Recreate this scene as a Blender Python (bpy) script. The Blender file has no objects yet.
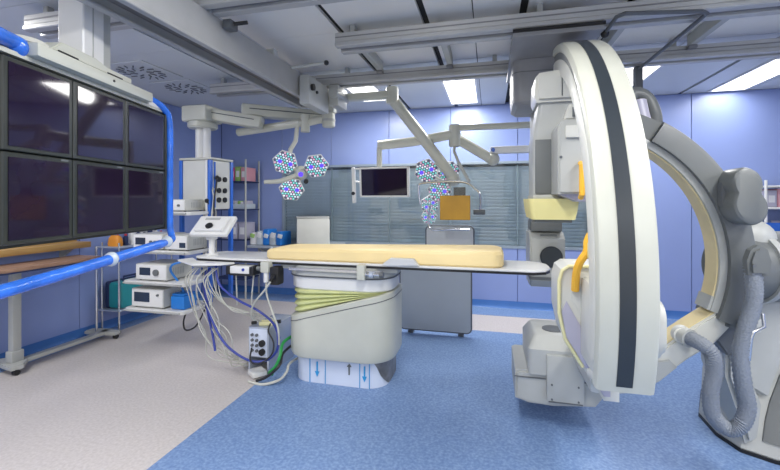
import bpy, bmesh, math, random
from mathutils import Vector, Matrix
PI = math.pi
random.seed(7)
scene = bpy.context.scene
C = scene.collection

# ------------------------------------------------------------------ camera, world, exposure
cam_d = bpy.data.cameras.new('camera')
cam_d.sensor_width = 36.0
cam_d.lens = 400.0 / 780.0 * 36.0
cam_d.shift_y = -35.0 / 780.0
cam_d.clip_start = 0.05
cam = bpy.data.objects.new('camera', cam_d)
C.objects.link(cam)
cam.location = (0, 0, 1.5)
cam.rotation_euler = (PI / 2, 0, math.atan(100.0 / 400.0))
scene.camera = cam
world = bpy.data.worlds.new('world')
scene.world = world
world.use_nodes = True
world.node_tree.nodes['Background'].inputs[0].default_value = (1.0, 0.98, 0.94, 1)
world.node_tree.nodes['Background'].inputs[1].default_value = 1.05
vs = scene.view_settings
vs.view_transform = 'Standard'
vs.look = 'None'
vs.gamma = 1.0
vs.use_curve_mapping = False
vs.exposure = 0.16
LAMP = 0.62            # strength of the ceiling panels

# ------------------------------------------------------------------ materials
MATS = {}
def mat(name, col, rough=0.5, metal=0.0, var=0.06, scale=6.0, bump=0.0, bscale=80.0, emit=0.0, spec=0.5, coat=0.0, alpha=1.0):
    if name in MATS:
        return MATS[name]
    m = bpy.data.materials.new(name)
    m.use_nodes = True
    nt = m.node_tree
    b = nt.nodes['Principled BSDF']
    b.inputs['Roughness'].default_value = rough
    b.inputs['Metallic'].default_value = metal
    b.inputs['Specular IOR Level'].default_value = spec
    b.inputs['Coat Weight'].default_value = coat
    b.inputs['Alpha'].default_value = alpha
    tc = nt.nodes.new('ShaderNodeTexCoord')
    nz = nt.nodes.new('ShaderNodeTexNoise')
    nz.inputs['Scale'].default_value = scale
    nz.inputs['Detail'].default_value = 4
    nt.links.new(tc.outputs['Object'], nz.inputs['Vector'])
    rp = nt.nodes.new('ShaderNodeValToRGB')
    lo = [max(0, c * (1 - var)) for c in col]
    hi = [min(1, c * (1 + var)) for c in col]
    rp.color_ramp.elements[0].position = 0.3
    rp.color_ramp.elements[1].position = 0.7
    rp.color_ramp.elements[0].color = (*lo, 1)
    rp.color_ramp.elements[1].color = (*hi, 1)
    nt.links.new(nz.outputs['Fac'], rp.inputs['Fac'])
    nt.links.new(rp.outputs['Color'], b.inputs['Base Color'])
    if emit:
        nt.links.new(rp.outputs['Color'], b.inputs['Emission Color'])
        b.inputs['Emission Strength'].default_value = emit
    if bump:
        n2 = nt.nodes.new('ShaderNodeTexNoise')
        n2.inputs['Scale'].default_value = bscale
        nt.links.new(tc.outputs['Object'], n2.inputs['Vector'])
        bp = nt.nodes.new('ShaderNodeBump')
        bp.inputs['Strength'].default_value = bump
        bp.inputs['Distance'].default_value = 0.01
        nt.links.new(n2.outputs['Fac'], bp.inputs['Height'])
        nt.links.new(bp.outputs['Normal'], b.inputs['Normal'])
    MATS[name] = m
    return m

def speckle(name, base, dark, light, rough):
    """flecked vinyl sheet"""
    m = bpy.data.materials.new(name)
    m.use_nodes = True
    nt = m.node_tree
    b = nt.nodes['Principled BSDF']
    b.inputs['Roughness'].default_value = rough
    tc = nt.nodes.new('ShaderNodeTexCoord')
    n1 = nt.nodes.new('ShaderNodeTexNoise'); n1.inputs['Scale'].default_value = 55; n1.inputs['Detail'].default_value = 3
    n2 = nt.nodes.new('ShaderNodeTexNoise'); n2.inputs['Scale'].default_value = 1.1; n2.inputs['Detail'].default_value = 3
    nt.links.new(tc.outputs['Object'], n1.inputs['Vector'])
    nt.links.new(tc.outputs['Object'], n2.inputs['Vector'])
    rp = nt.nodes.new('ShaderNodeValToRGB')
    e = rp.color_ramp.elements
    e[0].position = 0.32; e[0].color = (*dark, 1)
    e[1].position = 0.68; e[1].color = (*light, 1)
    k = e.new(0.5); k.color = (*base, 1)
    nt.links.new(n1.outputs['Fac'], rp.inputs['Fac'])
    mx = nt.nodes.new('ShaderNodeMixRGB'); mx.blend_type = 'MULTIPLY'; mx.inputs[0].default_value = 0.25
    r2 = nt.nodes.new('ShaderNodeValToRGB')
    r2.color_ramp.elements[0].position = 0.3; r2.color_ramp.elements[0].color = (0.75, 0.75, 0.75, 1)
    r2.color_ramp.elements[1].position = 0.7
    nt.links.new(n2.outputs['Fac'], r2.inputs['Fac'])
    nt.links.new(rp.outputs['Color'], mx.inputs[1])
    nt.links.new(r2.outputs['Color'], mx.inputs[2])
    nt.links.new(mx.outputs['Color'], b.inputs['Base Color'])
    MATS[name] = m
    return m

def wood(name, c1, c2):
    m = bpy.data.materials.new(name); m.use_nodes = True
    nt = m.node_tree; b = nt.nodes['Principled BSDF']; b.inputs['Roughness'].default_value = 0.35
    tc = nt.nodes.new('ShaderNodeTexCoord')
    mp = nt.nodes.new('ShaderNodeMapping'); mp.inputs['Scale'].default_value = (14, 1.2, 14)
    nz = nt.nodes.new('ShaderNodeTexNoise'); nz.inputs['Scale'].default_value = 2.5; nz.inputs['Detail'].default_value = 6
    rp = nt.nodes.new('ShaderNodeValToRGB')
    rp.color_ramp.elements[0].position = 0.35; rp.color_ramp.elements[0].color = (*c1, 1)
    rp.color_ramp.elements[1].position = 0.65; rp.color_ramp.elements[1].color = (*c2, 1)
    nt.links.new(tc.outputs['Object'], mp.inputs[0]); nt.links.new(mp.outputs[0], nz.inputs[0])
    nt.links.new(nz.outputs['Fac'], rp.inputs[0]); nt.links.new(rp.outputs[0], b.inputs['Base Color'])
    MATS[name] = m
    return m

def glass(name, tint, alpha):
    m = bpy.data.materials.new(name); m.use_nodes = True
    nt = m.node_tree; nt.nodes.remove(nt.nodes['Principled BSDF'])
    out = nt.nodes['Material Output']
    tr = nt.nodes.new('ShaderNodeBsdfTransparent'); tr.inputs[0].default_value = (*tint, 1)
    gl = nt.nodes.new('ShaderNodeBsdfGlossy'); gl.inputs['Roughness'].default_value = 0.04
    mx = nt.nodes.new('ShaderNodeMixShader'); mx.inputs[0].default_value = alpha
    nt.links.new(tr.outputs[0], mx.inputs[1]); nt.links.new(gl.outputs[0], mx.inputs[2])
    nt.links.new(mx.outputs[0], out.inputs[0])
    MATS[name] = m
    return m

mat('wall_blue', (0.24, 0.31, 0.58), 0.32, var=0.03, scale=1.5)
mat('wall_core', (0.12, 0.17, 0.38), 0.6)
mat('skirt_blue', (0.045, 0.15, 0.42), 0.4)
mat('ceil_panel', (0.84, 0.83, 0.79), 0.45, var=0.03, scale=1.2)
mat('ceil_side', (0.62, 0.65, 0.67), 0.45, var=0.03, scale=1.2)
mat('slot_black', (0.012, 0.012, 0.012), 0.8)
speckle('vinyl_beige', (0.535, 0.495, 0.475), (0.485, 0.445, 0.425), (0.585, 0.545, 0.525), 0.42)
speckle('vinyl_blue', (0.17, 0.27, 0.475), (0.12, 0.205, 0.41), (0.24, 0.35, 0.55), 0.42)
mat('rail_metal', (0.46, 0.46, 0.45), 0.38, 0.2, var=0.05)
mat('rail_dark', (0.22, 0.22, 0.23), 0.5, 0.3)
mat('beam_grey', (0.40, 0.40, 0.39), 0.4, 0.1)
mat('beam_slot', (0.20, 0.185, 0.175), 0.6)
mat('white_paint', (0.74, 0.74, 0.72), 0.3, var=0.03)
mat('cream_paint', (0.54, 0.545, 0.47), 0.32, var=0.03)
mat('offwhite', (0.60, 0.60, 0.55), 0.35, var=0.04)
mat('light_grey', (0.42, 0.43, 0.41), 0.4, var=0.04)
mat('mid_grey', (0.135, 0.145, 0.145), 0.42, var=0.05)
mat('dark_grey', (0.11, 0.12, 0.13), 0.45, var=0.06)
mat('stripe_slate', (0.024, 0.031, 0.038), 0.4)
mat('black', (0.01, 0.01, 0.011), 0.4)
mat('black_gloss', (0.012, 0.010, 0.018), 0.07, var=0.2, scale=2)
mat('screen_dark', (0.016, 0.009, 0.024), 0.06, var=0.3, scale=3, spec=0.45)
mat('bezel_olive', (0.028, 0.032, 0.026), 0.35)
mat('blue_wrap', (0.035, 0.17, 0.70), 0.18, bump=0.5, bscale=25, var=0.25, scale=9)
mat('blue_trim', (0.025, 0.13, 0.55), 0.3)
mat('blue_box', (0.02, 0.20, 0.62), 0.35)
mat('teal', (0.02, 0.30, 0.33), 0.4)
mat('navy', (0.015, 0.03, 0.10), 0.5)
mat('yellow_pad', (0.88, 0.69, 0.34), 0.5, var=0.05, scale=3, bump=0.15, bscale=12)
mat('yellow_rubber', (0.78, 0.70, 0.30), 0.5, var=0.04)
mat('yellow_line', (0.72, 0.68, 0.38), 0.5)
mat('yellow_lining', (0.72, 0.60, 0.33), 0.5)
mat('orange_bar', (0.85, 0.46, 0.04), 0.35)
mat('amber', (0.52, 0.27, 0.012), 0.22, var=0.12)
mat('bellows_green', (0.60, 0.63, 0.30), 0.55, var=0.08)
mat('steel', (0.52, 0.57, 0.66), 0.25, 0.4, var=0.05, scale=2)
mat('steel_torn', (0.25, 0.24, 0.23), 0.4, 0.6, var=0.3, scale=12)
mat('film_white', (0.62, 0.68, 0.80), 0.25, var=0.04, scale=3)
mat('tape_blue', (0.03, 0.30, 0.62), 0.4)
mat('chrome', (0.6, 0.61, 0.63), 0.18, 0.9, var=0.04)
mat('lead_grey', (0.40, 0.44, 0.49), 0.34, var=0.04, scale=2)
mat('lead_upper', (0.60, 0.61, 0.61), 0.4, var=0.03)
mat('lead_edge', (0.10, 0.11, 0.13), 0.5)
mat('hose_grey', (0.21, 0.235, 0.275), 0.5, bump=0.6, bscale=120)
mat('cable_white', (0.52, 0.52, 0.46), 0.45)
mat('cable_blue', (0.03, 0.05, 0.30), 0.45)
mat('cable_black', (0.02, 0.02, 0.022), 0.45)
mat('cable_green', (0.02, 0.28, 0.06), 0.45)
mat('plastic_clear', (0.50, 0.56, 0.60), 0.25)
mat('red', (0.55, 0.03, 0.05), 0.45)
mat('magenta', (0.52, 0.08, 0.22), 0.45)
mat('lime', (0.30, 0.50, 0.14), 0.45)
mat('orange', (0.72, 0.28, 0.03), 0.45)
mat('pink', (0.62, 0.30, 0.34), 0.45)
mat('paper', (0.72, 0.72, 0.72), 0.6)
mat('lavender_face', (0.42, 0.41, 0.50), 0.35)
mat('slat_teal', (0.42, 0.50, 0.525), 0.4, var=0.05)
mat('cover_grey', (0.26, 0.265, 0.275), 0.42)
mat('room_beyond', (0.12, 0.165, 0.18), 0.7)
mat('mullion_teal', (0.16, 0.22, 0.24), 0.5)
mat('frame_alu', (0.30, 0.36, 0.42), 0.35, 0.4)
mat('lamp_diffuser', (1.0, 0.98, 0.95), 0.5, var=0.0, emit=3.5)
mat('led_white', (0.85, 0.92, 1.0), 0.3, var=0, emit=0.35)
mat('led_cyan', (0.20, 0.75, 0.68), 0.3, var=0, emit=0.35)
mat('led_pink', (0.85, 0.45, 0.62), 0.3, var=0, emit=0.3)
mat('led_violet', (0.10, 0.05, 0.75), 0.3, var=0, emit=0.9)
mat('lamp_face', (0.16, 0.16, 0.24), 0.25)
mat('device_screen', (0.03, 0.045, 0.075), 0.12)
wood('wood_tan', (0.30, 0.17, 0.11), (0.42, 0.26, 0.17))
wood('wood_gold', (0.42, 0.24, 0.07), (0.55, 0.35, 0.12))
glass('window_glass', (0.95, 0.97, 0.99), 0.045)
glass('clear_acrylic', (0.96, 0.98, 0.99), 0.035)

# ------------------------------------------------------------------ mesh helpers
def _merge(bm, tmp):
    me = bpy.data.meshes.new('tmp')
    tmp.to_mesh(me); tmp.free()
    bm.from_mesh(me)
    bpy.data.meshes.remove(me)

class B:
    """collects shapes of ONE part"""
    def __init__(s):
        s.bm = bmesh.new()
    def box(s, x0, x1, y0, y1, z0, z1, bev=0.0, seg=2, rot=None, pivot=None):
        t = bmesh.new()
        bmesh.ops.create_cube(t, size=1.0)
        for v in t.verts:
            v.co = Vector(((x0 + x1) / 2 + v.co.x * (x1 - x0), (y0 + y1) / 2 + v.co.y * (y1 - y0), (z0 + z1) / 2 + v.co.z * (z1 - z0)))
        if bev > 0:
            bev = min(bev, 0.49 * min(abs(x1 - x0), abs(y1 - y0), abs(z1 - z0)))
            bmesh.ops.bevel(t, geom=t.edges[:], offset=bev, segments=seg, profile=0.6, affect='EDGES')
        if rot is not None:
            p = Vector(pivot) if pivot is not None else Vector(((x0 + x1) / 2, (y0 + y1) / 2, (z0 + z1) / 2))
            bmesh.ops.transform(t, matrix=Matrix.Translation(p) @ rot @ Matrix.Translation(-p), verts=t.verts[:])
        _merge(s.bm, t)
        return s
    def cyl(s, p0, p1, r0, r1=None, n=20, bev=0.0):
        r1 = r0 if r1 is None else r1
        p0 = Vector(p0); p1 = Vector(p1)
        d = p1 - p0
        t = bmesh.new()
        bmesh.ops.create_cone(t, cap_ends=True, segments=n, radius1=r0, radius2=r1, depth=d.length)
        if bev > 0:
            ed = [e for e in t.edges if len(e.link_faces) == 2 and any(len(f.verts) > 4 for f in e.link_faces)]
            bmesh.ops.bevel(t, geom=ed, offset=bev, segments=3, affect='EDGES')
        q = Vector((0, 0, 1)).rotation_difference(d.normalized()).to_matrix().to_4x4()
        bmesh.ops.transform(t, matrix=Matrix.Translation((p0 + p1) / 2) @ q, verts=t.verts[:])
        _merge(s.bm, t)
        return s
    def sph(s, c, r, sc=(1, 1, 1), n=16):
        t = bmesh.new()
        bmesh.ops.create_uvsphere(t, u_segments=n, v_segments=n // 2 + 2, radius=r)
        bmesh.ops.transform(t, matrix=Matrix.Translation(c) @ Matrix.Diagonal((*sc, 1)), verts=t.verts[:])
        _merge(s.bm, t)
        return s
    def loft(s, rings, cap=True, closed=True):
        bm = s.bm
        R = [[bm.verts.new(p) for p in r] for r in rings]
        n = len(R[0])
        fs = []
        for a, b in zip(R[:-1], R[1:]):
            for i in range(n if closed else n - 1):
                j = (i + 1) % n
                fs.append(bm.faces.new((a[i], a[j], b[j], b[i])))
        if cap:
            fs.append(bm.faces.new(R[0][::-1])); fs.append(bm.faces.new(R[-1]))
        bmesh.ops.recalc_face_normals(bm, faces=fs)
        return s
    def prism(s, poly, axis, a, b, bev=0.0):
        """2-D outline extruded along an axis: axis 'y' takes (x,z), 'x' takes (y,z), 'z' takes (x,y)"""
        def P(p, h):
            return {'y': (p[0], h, p[1]), 'x': (h, p[0], p[1]), 'z': (p[0], p[1], h)}[axis]
        t = bmesh.new()
        r0 = [t.verts.new(P(p, a)) for p in poly]
        r1 = [t.verts.new(P(p, b)) for p in poly]
        n = len(poly)
        f0 = t.faces.new(r0[::-1]); f1 = t.faces.new(r1)
        for i in range(n):
            t.faces.new((r0[i], r0[(i + 1) % n], r1[(i + 1) % n], r1[i]))
        bmesh.ops.recalc_face_normals(t, faces=t.faces[:])
        if bev > 0:
            ed = list(set(f0.edges[:] + f1.edges[:]))
            bmesh.ops.bevel(t, geom=ed, offset=bev, segments=2, affect='EDGES')
        _merge(s.bm, t)
        return s
    def tube(s, pts, r, n=10, smooth=True, sub=6, rf=None):
        pts = [Vector(p) for p in pts]
        if smooth and len(pts) > 2:
            q = []
            for i in range(len(pts) - 1):
                p0 = pts[max(i - 1, 0)]; p1 = pts[i]; p2 = pts[i + 1]; p3 = pts[min(i + 2, len(pts) - 1)]
                for k in range(sub):
                    t = k / sub
                    q.append(0.5 * ((2 * p1) + (p2 - p0) * t + (2 * p0 - 5 * p1 + 4 * p2 - p3) * t * t + (3 * p1 - p0 - 3 * p2 + p3) * t ** 3))
            q.append(pts[-1]); pts = q
        rings = []
        up = Vector((0.13, 0.31, 0.94)).normalized()
        prev = None
        for i, p in enumerate(pts):
            d = (pts[min(i + 1, len(pts) - 1)] - pts[max(i - 1, 0)])
            if d.length < 1e-9: d = Vector((0, 0, 1))
            d.normalize()
            if prev is None:
                u = d.cross(up)
                if u.length < 0.05: u = d.cross(Vector((1, 0, 0)))
            else:
                u = prev - d * prev.dot(d)
            u.normalize(); prev = u
            w = d.cross(u)
            rr = r if rf is None else r * rf(i, len(pts))
            rings.append([p + u * (rr * math.cos(2 * PI * k / n)) + w * (rr * math.sin(2 * PI * k / n)) for k in range(n)])
        s.loft(rings)
        return s

def root_matrix(o):
    while o.parent is not None:
        o = o.parent
    return o.matrix_basis.copy()

def obj(name, b, material, parent=None, local=False, smooth=True, kind=None, ang=32):
    bm = b.bm
    if parent is not None and not local:
        bmesh.ops.transform(bm, matrix=root_matrix(parent).inverted(), verts=bm.verts[:])
    me = bpy.data.meshes.new(name)
    bm.to_mesh(me); bm.free()
    if smooth:
        for p in me.polygons: p.use_smooth = True
        me.set_sharp_from_angle(angle=math.radians(ang))
    me.materials.append(MATS[material])
    o = bpy.data.objects.new(name, me)
    C.objects.link(o)
    if parent is not None: o.parent = parent
    if kind: o['kind'] = kind
    return o

def tag(o, label, cat, group=None):
    o['label'] = label; o['category'] = cat
    if group: o['group'] = group
    return o

def thing(name, label, cat, loc=(0, 0, 0), rotz=0.0, group=None):
    o = bpy.data.objects.new(name, None)
    C.objects.link(o)
    o.empty_display_size = 0.1
    o.location = loc; o.rotation_euler = (0, 0, rotz)
    o.matrix_basis = Matrix.Translation(loc) @ Matrix.Rotation(rotz, 4, 'Z')
    return tag(o, label, cat, group)

def struct(name, b, material, parent=None, smooth=True):
    o = obj(name, b, material, parent, smooth=smooth)
    if parent is None: o['kind'] = 'structure'
    return o

def dup(root, loc, rotz=0.0, label=None, scale=None):
    r = root.copy(); C.objects.link(r)
    r.location = loc; r.rotation_euler = (0, 0, rotz)
    if label: r['label'] = label
    for ch in list(root.children):
        c = ch.copy(); C.objects.link(c); c.parent = r
        for g in list(ch.children):
            d = g.copy(); C.objects.link(d); d.parent = c
    return r

def inst(o, parent, loc):
    """another copy of a small piece that shares its mesh"""
    c = o.copy(); C.objects.link(c); c.parent = parent; c.location = loc
    return c

def rrect(x0, x1, y0, y1, r, n=6):
    out = []
    for cx, cy, a0 in ((x1 - r, y1 - r, 0), (x0 + r, y1 - r, 90), (x0 + r, y0 + r, 180), (x1 - r, y0 + r, 270)):
        for k in range(n + 1):
            a = math.radians(a0 + 90.0 * k / n)
            out.append((cx + r * math.cos(a), cy + r * math.sin(a)))
    return out

def RX(d): return Matrix.Rotation(math.radians(d), 4, 'X')
def RY(d): return Matrix.Rotation(math.radians(d), 4, 'Y')
def RZ(d): return Matrix.Rotation(math.radians(d), 4, 'Z')

# ------------------------------------------------------------------ room shell
XL, XR, YF, YB, ZC = -4.35, 4.6, -2.6, 5.8, 2.84
floor = struct('floor', B().box(XL - 0.2, XR + 0.2, YF - 0.2, YB + 0.2, -0.12, 0.0), 'vinyl_beige', smooth=False)
obj('floor_inlay', B().box(-1.85, 3.4, YF + 0.6, 4.7, -0.004, 0.003), 'vinyl_blue', floor, smooth=False)
obj('floor_border', B().box(XL, XR, 5.36, YB, -0.004, 0.003), 'vinyl_blue', floor, smooth=False)
obj('floor_border', B().box(XL, XL + 0.22, YF, 5.36, -0.004, 0.003), 'vinyl_blue', floor, smooth=False)

def wall_panels(parent, axis, plane, edges, z0, z1, sign, holes=()):
    """coated metal wall panels with open joints, proud of the wall core"""
    for a, b in zip(edges[:-1], edges[1:]):
        zs = [(z0, z1)]
        for (h0, h1, hz0, hz1) in holes:
            if a >= h0 - 1e-6 and b <= h1 + 1e-6:
                zs = [(z0, hz0), (hz1, z1)]
        for q0, q1 in zs:
            g = 0.0035
            bb = B()
            if axis == 'y':
                bb.box(a + g, b - g, plane, plane + 0.02 * sign, q0, q1, 0.003, 1)
            else:
                bb.box(plane, plane + 0.02 * sign, a + g, b - g, q0, q1, 0.003, 1)
            obj('wall_panel', bb, 'wall_blue', parent, smooth=False)

WX0, WX1, WZ0, WZ1 = -3.22, 1.30, 0.83, 2.04
wb = B()
wb.box(XL - 0.2, WX0, YB, YB + 0.2, 0, ZC + 0.1)
wb.box(WX1, XR + 0.2, YB, YB + 0.2, 0, ZC + 0.1)
wb.box(WX0, WX1, YB, YB + 0.2, 0, WZ0)
wb.box(WX0, WX1, YB, YB + 0.2, WZ1, ZC + 0.1)
wall_back = struct('wall_back', wb, 'wall_core', smooth=False)
wall_panels(wall_back, 'y', YB, [XL + 0.02, -3.22, -2.38, -1.46, -0.55, 0.37, 1.30, 2.45, 3.5, XR - 0.02], 0.02, ZC - 0.005, -1, [(WX0, WX1, WZ0, WZ1)])
wall_left = struct('wall_left', B().box(XL - 0.2, XL, YF - 0.2, YB, 0, ZC + 0.1), 'wall_core', smooth=False)
wall_panels(wall_left, 'x', XL, [YF, -1.4, -0.2, 1.0, 2.2, 3.4, 4.6, YB - 0.03], 0.02, ZC - 0.005, 1)
wall_right = struct('wall_right', B().box(XR, XR + 0.2, YF - 0.2, YB, 0, ZC + 0.1), 'wall_core', smooth=False)
wall_panels(wall_right, 'x', XR, [YF, -1.4, -0.2, 1.0, 2.2, 3.4, 4.6, YB - 0.03], 0.02, ZC - 0.005, -1)

def cove(name, pts, axis, a, b):
    o = struct(name, B().prism(pts, axis, a, b), 'skirt_blue')
    return o
def prof(p, s):   # coved skirting: out from the wall plane p in direction s
    return [(p, 0.0), (p + 0.055 * s, 0.0), (p + 0.04 * s, 0.012), (p + 0.03 * s, 0.035), (p + 0.025 * s, 0.10), (p, 0.10)]
cove('baseboard_back', prof(YB, -1), 'x', XL, XR)
cove('baseboard_left', prof(XL, 1), 'y', YF, YB)
cove('baseboard_right', prof(XR, -1), 'y', YF, YB)

# window with blinds between the panes
win = thing('window_1', 'x', 'x')
del win['label']; del win['category']
win['kind'] = 'structure'
fr = B()
fr.box(WX0, WX1, YB - 0.03, YB + 0.05, WZ1 - 0.035, WZ1)
fr.box(WX0, WX1, YB - 0.03, YB + 0.05, WZ0, WZ0 + 0.035)
fr.box(WX0, WX0 + 0.035, YB - 0.03, YB + 0.05, WZ0, WZ1)
fr.box(WX1 - 0.035, WX1, YB - 0.03, YB + 0.05, WZ0, WZ1)
obj('window_frame', fr, 'frame_alu', win, smooth=False)
for x in (-2.38, -1.46, -0.55, 0.37):
    obj('mullion', B().box(x - 0.006, x + 0.006, YB - 0.008, YB + 0.012, WZ0 + 0.035, WZ1 - 0.035), 'mullion_teal', win, smooth=False)
xs = [WX0 + 0.035, -2.38, -1.46, -0.55, 0.37, WX1 - 0.035]
for a, b in zip(xs[:-1], xs[1:]):
    obj('pane', B().box(a + 0.006, b - 0.006, YB - 0.004, YB + 0.004, WZ0 + 0.035, WZ1 - 0.035), 'window_glass', win, smooth=False)
obj('back_pane', B().box(WX0, WX1, YB + 0.11, YB + 0.115, WZ0, WZ1), 'room_beyond', win, smooth=False)
slat0 = None
z = WZ0 + 0.06
while z < WZ1 - 0.05:
    if slat0 is None:
        slat0 = obj('slat', B().box(WX0 + 0.04, WX1 - 0.04, -0.028, 0.028, -0.0015, 0.0015, rot=RX(-60)), 'slat_teal', win, local=True, smooth=False)
        slat0.location = (0, YB + 0.05, z)
    else:
        inst(slat0, win, (0, YB + 0.05, z))
    z += 0.048

# ------------------------------------------------------------------ ceiling
ceiling = struct('ceiling', B().box(XL - 0.2, XR + 0.2, YF - 0.2, YB + 0.2, ZC + 0.025, ZC + 0.15), 'slot_black', smooth=False)
xe = [(XL, -2.712), (-2.688, -1.93), (-1.925, -1.17), (-1.13, -0.49), (-0.445, -0.12), (-0.116, 0.205), (0.255, 0.90), (0.945, 1.60), (1.605, 2.30), (2.34, 3.05), (3.055, 3.8), (3.805, XR)]
ye = [(YF, -1.3), (-1.295, 0.0), (0.005, 0.75), (0.755, 2.05), (2.055, 3.0), (3.004, 3.86), (3.865, YB)]
for (a, b) in xe:
    for (c_, d_) in ye:
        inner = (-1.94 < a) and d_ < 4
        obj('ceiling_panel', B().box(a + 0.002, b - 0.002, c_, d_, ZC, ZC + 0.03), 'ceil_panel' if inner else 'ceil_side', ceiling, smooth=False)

# recessed fluorescent panels
def ceiling_lamp(x0, x1, y0, y1, label, power, group=None):
    t = thing('ceiling_light', label, 'light', ((x0 + x1) / 2, (y0 + y1) / 2, ZC - 0.014), 0, group)
    f = B()
    f.box(x0 - 0.025, x0, y0 - 0.025, y1 + 0.025, ZC - 0.014, ZC)
    f.box(x1, x1 + 0.025, y0 - 0.025, y1 + 0.025, ZC - 0.014, ZC)
    f.box(x0, x1, y0 - 0.025, y0, ZC - 0.014, ZC)
    f.box(x0, x1, y1, y1 + 0.025, ZC - 0.014, ZC)
    obj('frame', f, 'white_paint', t, smooth=False)
    obj('diffuser', B().box(x0, x1, y0, y1, ZC - 0.009, ZC), 'lamp_diffuser', t, smooth=False)
    l = bpy.data.lights.new('tube_light', 'AREA')
    l.shape = 'RECTANGLE'; l.size = x1 - x0; l.size_y = y1 - y0
    l.energy = power * LAMP
    l.color = (1.0, 0.985, 0.96)
    lo = bpy.data.objects.new('tube_light', l)
    C.objects.link(lo); lo.parent = t
    lo.location = (0, 0, -0.004)
    return t
g = 'recessed ceiling light panels'
ceiling_lamp(-1.65, -1.32, 4.45, 5.15, 'short white recessed ceiling light panel beside the lamp boom elbow', 42, g)
ceiling_lamp(-0.51, -0.17, 4.42, 5.58, 'long white recessed ceiling light panel above the blinds window', 48, g)
ceiling_lamp(1.31, 1.64, 4.40, 5.20, 'white recessed ceiling light panel partly hidden behind the white C-arm top', 46, g)
ceiling_lamp(2.62, 2.96, 4.55, 5.70, 'white recessed ceiling light panel above the supply shelf', 18, g)
for x in (-3.8, -0.6, 1.6, 3.3):  # added lamps outside the view, placed to light the floor and foreground
    for y, pw in ((-1.7, 40), (0.8, 60)):
        ceiling_lamp(x, x + 0.34, y, y + 1.15, 'added unseen ceiling light panel to light the front half of the room', pw, g)

# ------------------------------------------------------------------ ceiling rails
def cross_rail(name, label, x0, x1, y0, y1, z0=2.66):
    t = thing(name, label, 'rail', ((x0 + x1) / 2, (y0 + y1) / 2, z0))
    zt = z0 + 0.105
    obj('rail_body', B().box(x0, x1, y0, y1, z0 + 0.035, zt, 0.004, 1), 'rail_metal', t, smooth=False)
    obj('rail_lip', B().box(x0, x1, y0 - 0.010, y0 + 0.05, z0, z0 + 0.035, 0.006, 1), 'rail_metal', t, smooth=False)
    obj('rail_lip', B().box(x0, x1, y1 - 0.05, y1 + 0.010, z0, z0 + 0.035, 0.006, 1), 'rail_metal', t, smooth=False)
    obj('rail_groove', B().box(x0 + 0.005, x1 - 0.005, y0 + 0.05, y1 - 0.05, z0 + 0.022, z0 + 0.035), 'rail_dark', t, smooth=False)
    obj('rail_groove', B().box(x0 + 0.003, x1 - 0.003, y0 - 0.004, y0 + 0.004, z0 + 0.066, z0 + 0.074), 'rail_dark', t, smooth=False)
    n_ = max(2, int((x1 - x0) / 1.4))
    for k in range(n_ + 1):
        xx = x0 + 0.12 + (x1 - x0 - 0.24) * k / n_
        obj('hanger', B().box(xx - 0.02, xx + 0.02, y0 + 0.05, y1 - 0.05, zt, ZC, 0.004, 1), 'light_grey', t, smooth=False)
    return t
cross_rail('ceiling_rail', 'grey metal ceiling cross rail carrying the bent guide bar', -1.14, 4.5, 2.84, 3.01)
cross_rail('ceiling_rail', 'grey metal ceiling cross rail beyond the hanging grey carriage, over the lamp arms', -2.97, 4.5, 3.76, 3.92)
cross_rail('ceiling_rail', 'grey metal ceiling cross rail that runs over the monitor bank column', -3.1, 4.5, 2.05, 2.20)

def spacer_rail(x, label):
    t = thing('ceiling_bracket', label, 'rail', (x, 3.4, 2.74), 0, 'short brackets between cross rails')
    obj('bar', B().box(x - 0.025, x + 0.025, 3.024, 3.746, 2.745, ZC, 0.004, 1), 'light_grey', t, smooth=False)
    obj('bar_stop', B().box(x - 0.03, x + 0.03, 3.69, 3.744, 2.72, 2.745, 0.004, 1), 'rail_dark', t, smooth=False)
for i, (x, l) in enumerate(((-1.03, 'short grey bracket joining two ceiling rails at the free rail end'),
               (-0.36, 'thin metal bracket joining two ceiling rails over the blinds window'),
               (0.93, 'thin metal bracket joining two ceiling rails beside the grey carriage'),
               (1.58, 'thin metal bracket joining two ceiling rails beside the bent guide bar'))):
    spacer_rail(x, l)

beam = thing('track_beam', 'long grey ceiling beam with brown slot running away over the room to the boom trolley', 'beam', (-1.78, 2.2, 2.44))
obj('beam_side', B().box(-1.70, -1.675, 0.2, 3.72, 2.455, 2.66, 0.005, 1), 'beam_grey', beam, smooth=False)
obj('beam_side', B().box(-1.885, -1.86, 0.2, 3.72, 2.455, 2.66, 0.005, 1), 'beam_grey', beam, smooth=False)
obj('beam_slot', B().box(-1.86, -1.70, 0.22, 3.70, 2.50, 2.52), 'beam_slot', beam, smooth=False)
obj('beam_lip', B().box(-1.712, -1.668, 0.2, 3.72, 2.44, 2.458, 0.004, 1), 'beam_grey', beam, smooth=False)
obj('beam_lip', B().box(-1.892, -1.848, 0.2, 3.72, 2.44, 2.458, 0.004, 1), 'beam_grey', beam, smooth=False)
obj('beam_top', B().box(-1.86, -1.70, 0.2, 3.72, 2.60, 2.658), 'beam_grey', beam, smooth=False)
for y in (2.15, 2.92, 3.66):
    obj('hanger', B().box(-1.80, -1.68, y - 0.03, y + 0.03, 2.659, 2.72, 0.006, 1), 'light_grey', beam)
ls_ = thing('limit_switch', 'small dark limit switch on the ceiling beam where it meets the near rail', 'switch', (-1.63, 2.26, 2.60))
obj('switch_body', B().box(-1.660, -1.60, 2.22, 2.30, 2.60, 2.655, 0.006), 'dark_grey', ls_)
obj('switch_lever', B().cyl((-1.60, 2.25, 2.63), (-1.53, 2.30, 2.655), 0.012), 'black', ls_)
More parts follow.
